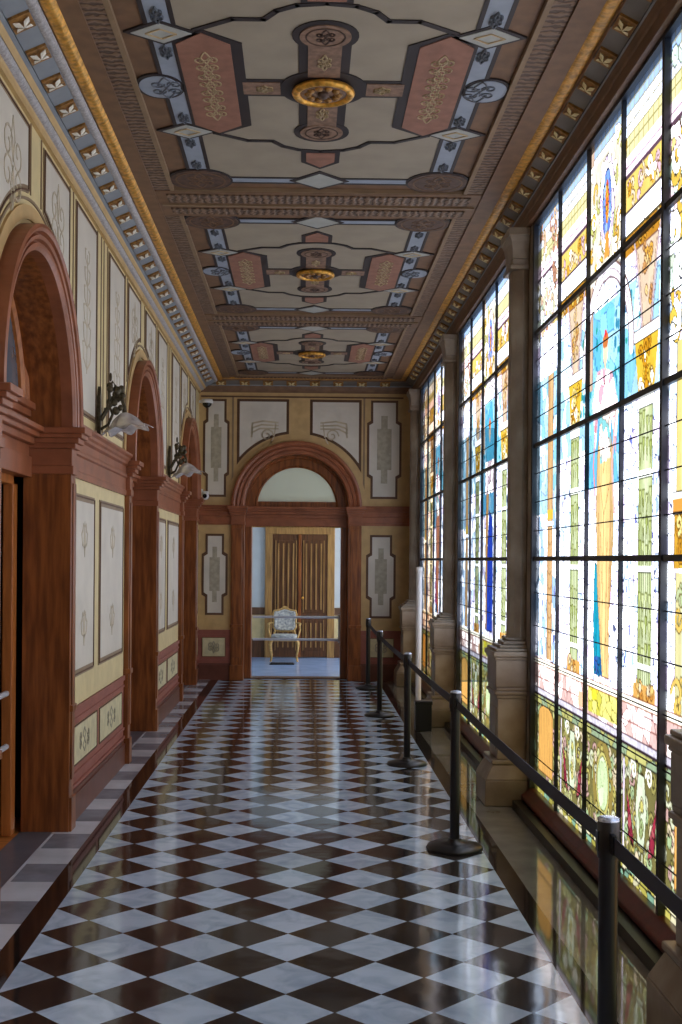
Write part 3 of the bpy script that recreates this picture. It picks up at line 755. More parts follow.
        g.fill(g.rect(yc-w_*1.8, yc+w_*1.8, 2.60, 2.65), (238, 232, 226)); g.stroke([(yc-w_*1.8, 2.6), (yc+w_*1.8, 2.6)], 0.008, O); g.stroke([(yc-w_*1.8, 2.65), (yc+w_*1.8, 2.65)], 0.006, (90, 70, 70))
        g.fill(g.rect(yc-w_*1.1, yc+w_*1.1, 2.29, 2.33), (246, 246, 240)); g.stroke([(yc-w_, 2.29), (yc+w_, 2.29)], 0.008, O)
        g.fill(g.rect(yc-w_*1.6, yc+w_*1.6, 0.98, 1.06), (226, 170, 90)); curls(yc-w_*1.6, yc+w_*1.6, 0.98, 1.07, 10, [(240, 200, 120), (206, 140, 60), (240, 220, 180)], 0.015, 0.035, 0.014, (110, 64, 20))
    # fat golden column, near light
    yc = 0.50
    flutes(yc-0.2, yc+0.2, 1.88, 2.5, (250, 244, 206), (226, 190, 90), 6)
    flutes(yc-0.22, yc+0.22, 1.58, 1.80, (246, 206, 90), (190, 130, 30), 5); curls(yc-0.2, yc+0.2, 1.58, 1.80, 20, [(240, 190, 70), (250, 226, 140), (200, 140, 40)], 0.03, 0.06, 0.018, (120, 80, 20))
    g.fill(g.rect(yc-0.24, yc+0.24, 1.80, 1.86), (232, 160, 70)); g.fill(g.rect(yc-0.24, yc+0.24, 1.86, 1.89), (244, 238, 226)); g.stroke([(yc-0.24, 1.80), (yc+0.24, 1.80)], 0.012, O); g.stroke([(yc-0.24, 1.89), (yc+0.24, 1.89)], 0.010, O)
    flutes(yc-0.2, yc+0.2, 0.95, 1.56, (240, 240, 220), (206, 190, 110), 5)
    curls(yc-0.19, yc+0.19, 0.97, 1.56, 26, [(236, 196, 100), (226, 232, 210), (190, 200, 150), (246, 240, 226)], 0.04, 0.09, 0.022, (110, 96, 50))
    curls(0.05, 0.80, 2.45, 3.05, 30, [(246, 246, 244), (214, 230, 200), (240, 200, 80), (250, 250, 250)], 0.05, 0.10, 0.04, (60, 60, 48))
    # tan column, far light
    yc = B[4]+0.27
    flutes(yc-0.075, yc+0.075, 1.0, 2.75, (236, 196, 140), (200, 140, 86), 4)
    g.fill(g.rect(yc-0.08, yc+0.08, 1.86, 1.92), (232, 190, 70)); g.fill(g.rect(yc-0.09, yc+0.09, 1.82, 1.85), (240, 240, 244)); g.stroke([(yc-0.09, 1.82), (yc+0.09, 1.82)], 0.008, O)
    for z in np.arange(1.1, 1.8, 0.09): g.stroke([(yc-0.07, z), (yc, z-0.03), (yc+0.07, z)], 0.006, (150, 100, 60))
    # ---- figure
    R1, R2, SK, SH = {0: ((244, 204, 136), (30, 160, 186), (246, 216, 184), (242, 206, 220)),
                      1: ((236, 176, 110), (50, 86, 220), (240, 206, 176), (130, 206, 230)),
                      2: ((210, 136, 106), (196, 50, 130), (240, 206, 176), (216, 110, 150))}[kind]
    c = cy
    gown = [(c-0.06, 2.36), (c+0.08, 2.38), (c+0.16, 2.15), (c+0.18, 1.85), (c+0.14, 1.45), (c+0.03, 1.02), (c-0.11, 1.02), (c-0.10, 1.3), (c-0.17, 1.7), (c-0.16, 2.1)]
    if kind == 1:
        m = g.poly([(c-0.16, 1.95), (c+0.02, 2.02), (c+0.10, 1.6), (c+0.12, 1.03), (c-0.18, 1.03), (c-0.20, 1.5)]); g.fill(m, R2); g.outl(m)
        m = g.poly([(c+0.02, 2.3), (c+0.16, 2.2), (c+0.20, 1.7), (c+0.17, 1.04), (c+0.10, 1.03), (c+0.08, 1.7)]); g.fill(m, R1); g.outl(m)
        m = g.poly([(c-0.14, 2.3), (c+0.18, 2.42), (c+0.22, 2.7), (c-0.05, 2.9), (c-0.24, 2.6)]); g.fill(m, (90, 190, 226)); g.outl(m, (40, 90, 140))
        g.cells(g.rect(c-0.25, c+0.22, 2.15, 2.42), [(250, 240, 236), (236, 206, 214)], 0.07, 0.004, 0.06, seed=41)
        for p in ([(c-0.1, 1.9), (c-0.12, 1.1)], [(c, 1.9), (c+0.02, 1.1)], [(c-0.05, 1.8), (c-0.04, 1.05)]): g.stroke(p, 0.008, (20, 30, 120))
    else:
        m = g.poly([(c+0.05, 1.58), (c+0.20, 1.60), (c+0.22, 1.3), (c+0.20, 1.02), (c-0.02, 1.02), (c+0.02, 1.30)]); g.fill(m, R2); g.outl(m)
        for p in ([(c+0.13, 1.55), (c+0.15, 1.04)], [(c+0.09, 1.4), (c+0.08, 1.04)], [(c+0.17, 1.4), (c+0.18, 1.06)]): g.stroke(p, 0.010, tuple(v*0.65 for v in R2))
        g.cells(g.rect(c-0.05, c+0.22, 1.02, 1.12) & m, [(24, 96, 150), (40, 140, 170), (60, 110, 190)], 0.035, 0.003, 0.2, seed=44)
        m = g.poly(gown); g.fill(m, R1)
        g.fill(m & (g.Y < c-0.09+0.0*g.Z), tuple(v*0.86 for v in R1)); g.fill(m & (g.Y > c+0.10), tuple(v*0.90 for v in R1)); g.fill(m & (np.abs(g.Y-c-0.02) < 0.035), tuple(min(255, v*1.08) for v in R1)); g.outl(m, (130, 76, 44))
        for p in ([(c+0.10, 2.0), (c+0.02, 1.84), (c-0.10, 2.0)], [(c+0.02, 1.84), (c+0.04, 1.2)], [(c+0.12, 1.85), (c+0.09, 1.35), (c+0.01, 1.05)], [(c-0.12, 1.9), (c-0.08, 1.4), (c-0.06, 1.05)], [(c-0.02, 2.3), (c+0.03, 2.05)], [(c+0.08, 1.75), (c+0.05, 1.5)], [(c-0.05, 1.7), (c-0.03, 1.1)], [(c-0.13, 1.7), (c-0.10, 1.3)]):
            g.stroke(p, 0.008, (180, 116, 66))
        m = g.poly([(c-0.12, 2.30), (c+0.14, 2.36), (c+0.20, 2.18), (c+0.26, 2.42), (c+0.17, 2.58), (c+0.05, 2.58), (c-0.12, 2.54), (c-0.24, 2.36), (c-0.20, 2.12)])
        g.cells(m, [SH, (250, 232, 232), (232, 176, 190), (250, 246, 246)], 0.08, 0.004, 0.06, leadc=(170, 100, 110), seed=42)
        g.cells(g.poly([(c-0.10, 2.36), (c+0.12, 2.36), (c+0.10, 2.10), (c-0.10, 2.12)]), [(250, 244, 240), (140, 212, 212), (244, 222, 206)], 0.07, 0.004, 0.06, leadc=(140, 100, 90), seed=43)
        g.stroke([(c-0.2, 2.36), (c-0.13, 2.08), (c-0.18, 1.85)], 0.030, (240, 186, 176)); g.stroke([(c+0.2, 2.3), (c+0.24, 2.1), (c+0.2, 1.95)], 0.022, (236, 140, 140))
    g.fill(g.ell(c+0.01, 2.66, 0.048, 0.07), SK); g.fill(g.ell(c+0.01, 2.715, 0.056, 0.04), (206, 120, 60)); g.fill(g.ell(c+0.01, 2.75, 0.02, 0.02), (226, 50, 60))
    g.stroke([(c+0.01, 2.58), (c+0.01, 2.6)], 0.035, SK)
    g.fill(g.ell(c+0.06, 1.00, 0.03, 0.025), (250, 230, 206)); g.fill(g.ell(c-0.05, 0.99, 0.03, 0.025), (250, 230, 206))
    # ---- ledge
    g.cells(g.rect(0, W, 0.80, 0.985), [(240, 214, 206), (246, 232, 226), (230, 190, 180)], 0.10, 0.004, 0.06, leadc=(130, 80, 80), seed=60)
    for y0 in np.arange(0.05, W, 0.17): g.stroke([(y0, 0.80), (y0+0.10, 0.95)], 0.006, (130, 76, 80))
    g.stroke([(0, 0.87), (W, 0.87)], 0.006, (150, 90, 80)); g.fill(g.rect(B[3]+0.02, B[3]+0.2, 0.82, 0.9), (240, 190, 150))
    g.cells(g.rect(B[2]+0.03, B[3]-0.03, 0.82, 0.95), [(240, 220, 60), (214, 206, 80), (244, 232, 130)], 0.07, 0.004, 0.08, leadc=(130, 120, 40), seed=51)
    g.fill(g.rect(0, W, 0.955, 0.985), (246, 236, 214)); g.stroke([(0, 0.985), (W, 0.985)], 0.008, (140, 80, 50)); g.stroke([(0, 0.95), (W, 0.95)], 0.006, (140, 80, 50))
    g.fill(g.rect(0, W, 0.76, 0.80), (206, 198, 208)); g.stroke([(0, 0.76), (W, 0.76)], 0.012, (50, 36, 44)); g.stroke([(0, 0.80), (W, 0.80)], 0.008, (90, 60, 70))
    # ---- bottom register: dimmer outside light put into darker glass tints
    g.fill(g.rect(0, W, 0.11, 0.75), (120, 112, 64)); oc = [(206, 206, 140), (190, 176, 96), (214, 214, 180), (160, 150, 84), (226, 206, 170), (200, 160, 150), (170, 190, 140)]
    curls(0, W, 0.24, 0.72, 300, oc, 0.025, 0.06, 0.018, (50, 44, 24))
    g.cells(g.rect(0, W, 0.70, 0.75), [(170, 190, 150), (206, 200, 120)], 0.12, 0.005, 0.1, k=0.8, seed=53)
    yc_ = cy
    m = g.ell(yc_, 0.49, 0.20, 0.215); g.fill(m, (150, 130, 66)); curls(yc_-0.19, yc_+0.19, 0.29, 0.70, 34, oc, 0.02, 0.04, 0.016, (60, 50, 26))
    m = g.ell(yc_, 0.49, 0.135, 0.165); g.fill(m, (200, 190, 110)); g.outl(m, (50, 40, 20)); m = g.ell(yc_, 0.49, 0.11, 0.14); g.cells(m, [(206, 222, 170), (220, 232, 190)], 0.10, 0.003, 0.04, leadc=(150, 170, 110), seed=55); g.outl(m, (90, 90, 40))
    for a_ in (B[1], B[3]):
        yc_ = a_+0.33
        for s_ in (-1, 1):
            m = g.poly([(yc_+s_*0.10, 0.30), (yc_+s_*0.20, 0.34), (yc_+s_*0.24, 0.56), (yc_+s_*0.19, 0.50), (yc_+s_*0.14, 0.42)]); g.cells(m, [(140, 40, 60), (166, 50, 70), (176, 84, 90)], 0.05, 0.004, 0.2, k=0.9, seed=59); g.outl(m, (50, 20, 26))
            g.stroke([(yc_+s_*0.28, 0.25), (yc_+s_*0.28, 0.68)], 0.020, (214, 200, 216)); g.stroke([(yc_+s_*0.295, 0.25), (yc_+s_*0.295, 0.68)], 0.006, O)
        m = g.poly([(yc_-0.05, 0.66), (yc_+0.05, 0.66), (yc_+0.09, 0.50), (yc_+0.05, 0.33), (yc_-0.05, 0.33), (yc_-0.09, 0.50)]); g.fill(m, (214, 222, 190)); g.outl(m, (60, 50, 20))
        curls(yc_-0.05, yc_+0.05, 0.38, 0.62, 8, [(240, 232, 190), (206, 196, 110), (170, 190, 130)], 0.02, 0.035, 0.014, (90, 80, 40))
        for s_ in (-1, 1): g.stroke(spiral(yc_+s_*0.12, 0.66, 0.05, 0, 1.3), 0.016, (226, 222, 206))
    for a_, b_ in ((B[0], B[1]), (B[4], B[5])):
        m = g.rect(a_+0.14, b_-0.14, 0.28, 0.64) | g.ell((a_+b_)/2, 0.64, (b_-a_)/2-0.14, 0.07)
        g.fill(m, (226, 170, 90)); g.outl(m, (90, 60, 30))
        for y in np.arange(a_+0.18, b_-0.14, 0.05): g.stroke([(y, 0.28), (y, 0.68)], 0.007, (160, 110, 60))
    g.cells(g.rect(0, W, 0.11, 0.24), [(214, 200, 100), (232, 222, 180), (180, 170, 80), (140, 180, 150)], 0.09, 0.006, 0.15, k=0.85, leadc=(40, 36, 20), seed=57, asp=0.5)
    g.stroke([(0, 0.24), (W, 0.24)], 0.012, O); g.stroke([(0, 0.17), (W, 0.17)], 0.008, O); g.stroke([(0, 0.70), (W, 0.70)], 0.008, O)
    # uneven hand-made glass
    n_ = np.random.default_rng(3).random((g.nz//6+2, g.nx//4+2)); yi = np.arange(g.nz)/6; xi = np.arange(g.nx)/4
    v = n_[yi.astype(int)][:, xi.astype(int)]
    g.C *= (0.90 + 0.16*v)[..., None]
    return g

def pane_mesh(kind, res, ymin=0.0):
    g = paint(kind, res)
    c0 = int(ymin/res)
    if c0:
        g.Y = g.Y[:, c0:] - g.Y[0, c0]; g.Z = g.Z[:, c0:]; g.C = g.C[:, c0:]; g.nx -= c0
    mn = np.clip((g.C.min(axis=2)-0.50)/0.42, 0, 1); g.C *= (0.27 + 0.70*mn*mn*(3-2*mn))[..., None]
    nv = g.nx*g.nz
    co = np.zeros((nv, 3), np.float32); co[:, 1] = g.Y.ravel(); co[:, 2] = g.Z.ravel()
    i = np.arange(g.nx-1); j = np.arange(g.nz-1); I, J = np.meshgrid(i, j)
    a = (J*g.nx+I).ravel(); F = np.stack([a, a+g.nx, a+g.nx+1, a+1], 1).astype(np.int32)
    me = bpy.data.meshes.new('glass_pane'); me.vertices.add(nv); me.vertices.foreach_set('co', co.ravel())
    nf = len(F); me.loops.add(nf*4); me.loops.foreach_set('vertex_index', F.ravel()); me.polygons.add(nf)
    me.polygons.foreach_set('loop_start', np.arange(0, nf*4, 4, dtype=np.int32)); me.polygons.foreach_set('loop_total', np.full(nf, 4, np.int32))
    me.update(calc_edges=True)
    at = me.color_attributes.new('tint', 'FLOAT_COLOR', 'POINT')
    c4 = np.ones((nv, 4), np.float32); c4[:, :3] = np.clip(g.C.reshape(-1, 3), 0, 0.97); at.data.foreach_set('color', c4.ravel())
    me.materials.append(SGLASS)
    return me
PM = [pane_mesh(0, 0.0075), pane_mesh(1, 0.011, 0.37), pane_mesh(2, 0.014, 0.37)]

def window(idx, y0, me, W, bars, z0=0.11, z1=3.80):
    q = MB(); q.prism([(XG-0.072, 0.06), (XG+0.02, 0.06), (XG+0.02, 0.135), (XG-0.018, 0.135), (XG-0.03, 0.125), (XG-0.055, 0.10), (XG-0.072, 0.09)], lambda p, r_, a: (p, a, r_), y0, y0+W)
    root = struct(q.build('window_%d' % idx, SILLW, None, 0.006))
    q = MB(); q.box(XG-0.13, XG-0.025, y0, y0+W, 0.0, 0.055); q.build('plinth', BLACKW, root)
    q = MB(); q.box(XG-0.02, XG+0.03, y0-0.03, y0+0.012, z0, z1); q.box(XG-0.02, XG+0.03, y0+W-0.012, y0+W+0.03, z0, z1); q.box(XG-0.02, XG+0.03, y0, y0+W, z1-0.02, z1+0.03)
    q.build('window_frame', IRON, root)
    gp = bpy.data.objects.new('glass_pane', me); COL.objects.link(gp); gp.parent = root; gp.location = (XG+0.01, y0, 0)
    for i, b_ in enumerate(bars):
        t = 0.016 if i == 0 else 0.010; tx = 0.016 if i == 0 else 0.010
        q = MB(); q.box(XG-tx, XG+tx, y0+b_-t, y0+b_+t, z0, z1); q.build('mullion', IRON, root)
    for z in (1.62, 2.35, 3.08):
        q = MB(); q.box(XG-0.009, XG+0.011, y0, y0+W, z-0.014, z+0.014); q.build('transom', IRON, root)
    for z in (0.35, 0.74, 0.97, 1.19, 1.40, 1.80, 1.985, 2.17, 2.53, 2.71, 2.90):
        q = MB(); q.tube([(XG+0.002, y0, z), (XG+0.002, y0+W, z)], 0.0035, 6); q.build('saddle_bar', IRON, root)
    return root
WY = [(-3.19, 2), (0.45, 1), (4.06, 0), (8.09, 1), (11.75, 2)]
for i, (y0, k) in enumerate(WY):
    o_ = 0 if k == 0 else 0.37
    window(i+1, y0, PM[k], 3.57-o_, [b_-o_ for b_ in (0.83, 1.49, 2.17, 2.87)])

# ------------------------------------------------------------------ pilasters (stone)
def make_pilaster(label):
    t = empty('stone_pilaster', (XG, 0, 0), 0, label, 'pilaster', 'stone pilasters between the stained glass windows')
    def blk(q, d, w0, w1, z0, z1):      # d = projection, w0..w1 along Y
        q.box(-d, -0.021, w0, w1, z0, z1)
    q = MB()
    blk(q, 0.30, -0.02, 0.40, 0, 0.17); 
    q.add([(-0.30,-0.02,0.17),(-0.021,-0.02,0.17),(-0.021,0.40,0.17),(-0.30,0.40,0.17),(-0.245,0.015,0.27),(-0.021,0.015,0.27),(-0.021,0.365,0.27),(-0.245,0.365,0.27)],
          [(0,3,2,1),(4,5,6,7),(0,1,5,4),(1,2,6,5),(2,3,7,6),(3,0,4,7)])
    blk(q, 0.255, 0.0, 0.38, 0.27, 0.30)
    q.build('base', STONE, t, 0.008)
    q = MB(); blk(q, 0.215, 0.03, 0.35, 0.30, 0.70); blk(q, 0.222, 0.06, 0.32, 0.36, 0.64); q.build('pedestal', STONE, t, 0.006)
    q = MB()
    for z0, z1, e in ((0.70, 0.725, 0.225), (0.725, 0.75, 0.238), (0.75, 0.775, 0.228), (0.775, 0.955, 0.232), (0.955, 0.975, 0.24), (0.975, 1.01, 0.25), (1.01, 1.03, 0.235), (1.03, 1.05, 0.205), (1.05, 1.075, 0.175), (1.075, 1.10, 0.15)):
        s = (e-0.215)
        blk(q, e, 0.03-s, 0.35+s, z0, z1)
    q.build('pedestal_cap', STONE, t, 0.007)
    q = MB()    # shaft: rounded half column on flat back
    pts = [(-0.03, 0.075), (-0.06, 0.07), (-0.10, 0.10), (-0.125, 0.13), (-0.13, 0.19), (-0.125, 0.25), (-0.10, 0.28), (-0.06, 0.31), (-0.03, 0.305), (-0.021, 0.305), (-0.021, 0.075)]
    q.prism(pts, lambda p, r, a: (p, r, a), 1.10, 3.56); q.build('shaft', STONE, t, 0.004)
    q = MB(); 
    for z0, z1, e in ((3.53, 3.56, 0.150), (3.56, 3.60, 0.135)):
        blk(q, e, 0.19-e*0.95, 0.19+e*0.95, z0, z1)
    R = []
    for z, e in ((3.60, 0.135), (3.66, 0.137), (3.71, 0.145), (3.745, 0.158)):
        R.append([(-e, 0.19-e, z), (-0.021, 0.19-e, z), (-0.021, 0.19+e, z), (-e, 0.19+e, z)])
    q.rings(R, smooth=False); blk(q, 0.165, 0.02, 0.36, 3.745, 3.797)
    q.build('capital', STONE, t, 0.006)
    return t
pl = make_pilaster('beige stone pilaster nearest the camera, cut off at the right edge')
pl.location.y = CY[1]
labs = {2: 'beige stone pilaster beside the nearest complete stained glass window, second from the camera',
        3: 'beige stone pilaster with a black box and white tube at its foot',
        4: 'beige stone pilaster against the end wall, farthest from the camera', 0: 'beige stone pilaster just behind the camera'}
for k in (2, 3, 4):
    dup(pl, (XG, CY[k], 0), labs[k])

# ------------------------------------------------------------------ ceiling
q = MB(); q.box(-1.70, 1.53, YB-0.2, YE+0.2, 4.035, 4.3)
ceiling = struct(q.build('ceiling', C_BROWN))
CX = 0.085
def cbox(name, m, x0, x1, y0, y1, z0=3.99, z1=4.04, par=None, bev=0):
    q = MB(); q.box(x0, x1, y0, y1, z0, z1); return q.build(name, m, par or ceiling, bev)
# long side bands
for s in (-1, 1):
    a_, b_ = sorted((CX+s*1.30, CX+s*1.07)); cbox('side_band', C_BROWN, a_, b_, YB, YE, 3.985, 4.04)
    a_, b_ = sorted((CX+s*1.07, CX+s*0.965)); cbox('guilloche_band', GUIY, a_, b_, YB, YE, 3.998, 4.04)
CYC = [6.04 + 3.855*k for k in (-2, -1, 0, 1, 2)]
for k, yc in enumerate(CYC):
    yb = yc + 1.9275
    if yb < YB: continue
    y1 = min(yb+0.27, YE)
    cbox('cross_beam', C_BROWN, CX-1.07, CX+1.07, yb-0.27, y1, 3.992, 4.04)
    cbox('guilloche_band', GUIX, CX-1.0, CX+1.0, yb-0.22, yb-0.06, 3.984, 4.04)
    if yb+0.22 < YE: cbox('guilloche_band', GUIX, CX-1.0, CX+1.0, yb+0.08, yb+0.20, 3.984, 4.04)
    cbox('beam_fillet', C_RAIL, CX-1.05, CX+1.05, yb-0.012, min(yb+0.012, YE), 3.980, 4.04)

def cpoly(name, pts, z, m, cx, cy, par, t=0.004):
    q = MB(); q.prism([(cx+p, cy+r) for p, r in pts], lambda p, r, a: (p, r, a), z, 4.036)
    return q.build(name, m, par)
def circ(cx, cy, r, n=28, ry=None): return [(cx+r*math.cos(2*PI*i/n), cy+(ry or r)*math.sin(2*PI*i/n)) for i in range(n)]
def cstroke(name, lists, w, z, m, cx, cy, par):
    q = MB()
    for pts in lists: q.ribbon([(cx+p, cy+r) for p, r in pts], w, lambda p, r, a: (p, r, a), z, 4.036)
    return q.build(name, m, par)
def arab(cx, cy, sx, sy, S):
    """little symmetrical arabesque strokes"""
    L_ = []
    for s in (-1, 1):
        for v in (-1, 1):
            L_.append([(cx+p*S*sx, cy+r*S*sy) for p, r in spiral(s*0.35, v*0.33, 0.3, PI if s > 0 else 0, 1.2)])
            L_.append([(cx, cy), (cx+s*0.25*S*sx, cy+v*0.5*S*sy), (cx+s*0.1*S*sx, cy+v*0.85*S*sy), (cx, cy+v*1.0*S*sy)])
    return L_
def coffer(yc, near):
    cx = CX
    fr = cpoly('coffer_frame', [(-0.955,-1.66),(0.955,-1.66),(0.955,1.66),(-0.955,1.66)], 4.020, C_ROSE if False else C_BROWN, cx, yc, ceiling)
    q = MB()
    for s in (-1, 1):
        q.box(cx+s*0.955-0.013, cx+s*0.955+0.013, yc-1.66, yc+1.66, 3.995, 4.036); q.box(cx-0.955, cx+0.955, yc+s*1.66-0.013, yc+s*1.66+0.013, 3.995, 4.036)
    q.build('coffer_moulding', C_RAIL, fr)
    cpoly('cream_field', [(-0.68,-1.42),(0.68,-1.42),(0.68,1.42),(-0.68,1.42)], 4.016, C_CREAM, cx, yc, fr)
    bl, sk = [], []
    for s in (-1, 1):
        pts = [(s*0.81,-1.42),(s*0.695,-1.42),(s*0.695,1.42),(s*0.81,1.42)]
        cpoly('blue_band', pts, 4.014, C_BLUE, cx, yc, fr)
        sk += [[(s*0.815,-1.42),(s*0.815,1.42)], [(s*0.69,-1.42),(s*0.69,1.42)]]
        cpoly('blue_band', [(-0.6, s*1.52),(0.6, s*1.52),(0.6, s*1.43),(-0.6, s*1.43)], 4.014, C_BLUE, cx, yc, fr)
        sk += [[(-0.6, s*1.525),(0.6, s*1.525)], [(-0.6, s*1.425),(0.6, s*1.425)]]
    cstroke('black_line', sk, 0.022, 4.012, C_DARK, cx, yc, fr)
    orn = []; orng = []
    for s in (-1, 1):
        for v in (-1, 1):
            d = [(s*0.755-0.175, v*0.62), (s*0.755, v*0.62-0.125), (s*0.755+0.175, v*0.62), (s*0.755, v*0.62+0.125)]
            cpoly('diamond_border', d, 4.010, C_DARK, cx, yc, fr)
            d = [(s*0.755-0.14, v*0.62), (s*0.755, v*0.62-0.10), (s*0.755+0.14, v*0.62), (s*0.755, v*0.62+0.10)]
            cpoly('pale_diamond', d, 4.007, C_PALE, cx, yc, fr)
            d = [(s*0.755-0.07, v*0.62), (s*0.755, v*0.62-0.05), (s*0.755+0.07, v*0.62), (s*0.755, v*0.62+0.05)]
            orn.append(d+[d[0]])
            for w in (0.80, 0.42, 1.18): orng += arab(s*0.755, v*w, 0.75, 1.1, 0.065)
            cpoly('disk_border', circ(s*0.755, v*1.47, 0.205), 4.009, C_DARK, cx, yc, fr)
            dk = cpoly('corner_disk', circ(s*0.755, v*1.47, 0.190), 4.005, C_DISK, cx, yc, fr)
            cstroke('disk_ornament', arab(s*0.755, v*1.47, 1, 1, 0.14) + [circ(s*0.755, v*1.47, 0.155)+[(s*0.755+0.155, v*1.47)]], 0.010, 4.003, C_BROWN, cx, yc, dk)
        cpoly('medallion_border', circ(s*0.835, 0, 0.125, ry=0.155), 4.010, C_DARK, cx, yc, fr)
        md = cpoly('pale_medallion', circ(s*0.835, 0, 0.105, ry=0.135), 4.007, C_BLUE, cx, yc, fr)
        orng += arab(s*0.80, 0, 1, 1, 0.13)
        # hexagonal rose panels
        hx = lambda e, ein: [(s*0.575, -0.63-e), (s*(0.70+e*0.6), -0.51-e*0.3), (s*(0.70+e*0.6), 0.51+e*0.3), (s*0.575, 0.63+e), (s*(0.445-ein), 0.51+e*0.3), (s*(0.445-ein), -0.51-e*0.3)]
        cpoly('hexagon_border', hx(0.03, 0.055), 4.010, C_DARK, cx, yc, fr)
        hp = cpoly('rose_hexagon', hx(0, 0), 4.006, C_PINK, cx, yc, fr)
        st = []
        for v in (-0.30, -0.1, 0.1, 0.30): st += arab(s*0.572, v, 0.62, 0.85, 0.155)
        cstroke('gold_arabesque', st, 0.008, 4.003, C_ORN, cx, yc, hp)
        # centre diamond & tab
        cpoly('diamond_border', [(-0.19, s*1.47), (0, s*1.47-0.19), (0.19, s*1.47), (0, s*1.47+0.17)], 4.010, C_DARK, cx, yc, fr)
        cpoly('pale_diamond', [(-0.15, s*1.47), (0, s*1.47-0.15), (0.15, s*1.47), (0, s*1.47+0.13)], 4.007, C_PALE, cx, yc, fr)
        cpoly('tab_border', [(-0.115, s*0.93), (0.115, s*0.93), (0.115, s*1.12), (0, s*1.24), (-0.115, s*1.12)], 4.012, C_DARK, cx, yc, fr)
        cpoly('rose_tab', [(-0.085, s*0.95), (0.085, s*0.95), (0.085, s*1.10), (0, s*1.20), (-0.085, s*1.10)], 4.009, C_PINK, cx, yc, fr)
        # big outline
        ol = []
        for v in (-1, 1):
            ol.append([(v*0.60, s*0.65), (v*0.42, s*0.765), (v*0.28, s*0.765), (v*0.22, s*0.85), (v*0.13, s*0.905), (0, s*0.925)])
        cstroke('black_outline', ol, 0.030, 4.010, C_DARK, cx, yc, fr)
        # cross arms
        cpoly('cross_bar_border', [(-0.125, s*0.15), (0.125, s*0.15), (0.125, s*0.62), (-0.125, s*0.62)], 4.012, C_DARK, cx, yc, fr)
        cpoly('cross_bar', [(-0.08, s*0.15), (0.08, s*0.15), (0.08, s*0.62), (-0.08, s*0.62)], 4.008, C_ROSE, cx, yc, fr)
        cpoly('cross_disk_border', circ(0, s*0.61, 0.155), 4.010, C_DARK, cx, yc, fr)
        cd = cpoly('cross_disk', circ(0, s*0.61, 0.12), 4.005, C_ROSE, cx, yc, fr)
        cstroke('disk_ornament', arab(0, s*0.61, 1, 1, 0.075) + [circ(0, s*0.61, 0.09)+[(0.09, s*0.61)]], 0.008, 4.003, C_DISK, cx, yc, cd)
        a_, b_ = s*0.15, s*0.44
        cpoly('side_bar_border', [(a_, -0.105), (b_, -0.105), (b_, 0.105), (a_, 0.105)], 4.012, C_DARK, cx, yc, fr)
        cpoly('side_bar', [(a_+s*0.07, -0.075), (b_-s*0.03, -0.075), (b_-s*0.03, 0.075), (a_+s*0.07, 0.075)], 4.008, C_ROSE, cx, yc, fr)
        orn += arab(0, s*0.33, 0.8, 1.2, 0.07); orn += arab(s*0.30, 0, 1.2, 0.7, 0.06)
    cpoly('centre_border', circ(0, 0, 0.225, 32), 4.009, C_DARK, cx, yc, fr)
    cstroke('tan_ornament', orn, 0.007, 4.002, C_ORN, cx, yc, fr)
    cstroke('grey_ornament', orng, 0.0055, 4.0015, C_ORNG, cx, yc, fr)
for k, yc in enumerate(CYC):
    if k >= 1: coffer(yc, k == 2)
# gilded rosettes
def rosette(label):
    t = empty('ceiling_rosette', (0, 0, 0), 0, label, 'rosette', 'gilded rosettes on the ceiling')
    q = MB(); R = []
    for i in range(37):
        a = 2*PI*i/36; R.append([((0.14+0.022*math.cos(b))*math.cos(a), (0.14+0.022*math.cos(b))*math.sin(a), -0.012+0.018*math.sin(b)) for b in np.linspace(0, 2*PI, 9)[:-1]])
    q.rings(R, caps=False); q.build('outer_ring', GOLD, t)
    q = MB(); q.lathe([(0.135, 0.009), (0.135, -0.012), (0.10, -0.018), (0.06, -0.012), (0.01, -0.012)], 32); ds = q.build('dish', C_ROSE, t)
    q = MB()
    for i in range(10):
        a = 2*PI*i/10; q.sphere((0.078*math.cos(a), 0.078*math.sin(a), -0.018), 0.022, 8, 6, (1, 1, 0.6))
    q.build('petals', GOLDD, ds)
    q = MB(); q.sphere((0, 0, -0.018), 0.03, 12, 8, (1, 1, 0.8)); q.build('boss', C_DISK, ds)
    return t
rz = rosette('round gilded rosette on the ceiling coffer nearest the camera'); rz.location = (CX, CYC[2], 4.0)
dup(rz, (CX, CYC[3], 4.0), 'round gilded rosette on the middle ceiling coffer')
dup(rz, (CX, CYC[4], 4.0), 'round gilded rosette on the ceiling coffer nearest the end wall')

# ------------------------------------------------------------------ far room
RY0, RY1 = YE+0.42, 19.35
q = MB(); q.box(-2.4, 2.6, YE+0.16, RY1+0.1, -0.05, 0.0)
q = MB(); q.box(-2.4, 2.6, YE+0.42, RY1+0.1, -0.05, 0.001); struct(q.build('floor_far', RFLOOR))
q = MB(); q.box(-2.4, 2.6, RY1, RY1+0.15, 0, 3.3)
far = struct(q.build('wall_far', WHITEW))
q = MB(); q.box(-2.4, -0.62, RY1-0.02, RY1, 0, 0.30); q.box(0.52, 2.5, RY1-0.02, RY1, 0, 0.30); q.build('baseboard', WOODD, far)
q = MB(); q.box(-2.4, -0.62, RY1-0.015, RY1, 0.30, 0.70); q.box(0.52, 2.5, RY1-0.015, RY1, 0.30, 0.70); q.build('dado_field', CREAM, far)
q = MB(); q.box(-2.4, -0.62, RY1-0.03, RY1, 0.70, 0.82); q.box(0.52, 2.5, RY1-0.03, RY1, 0.70, 0.82); q.build('dado_rail', LINED, far)
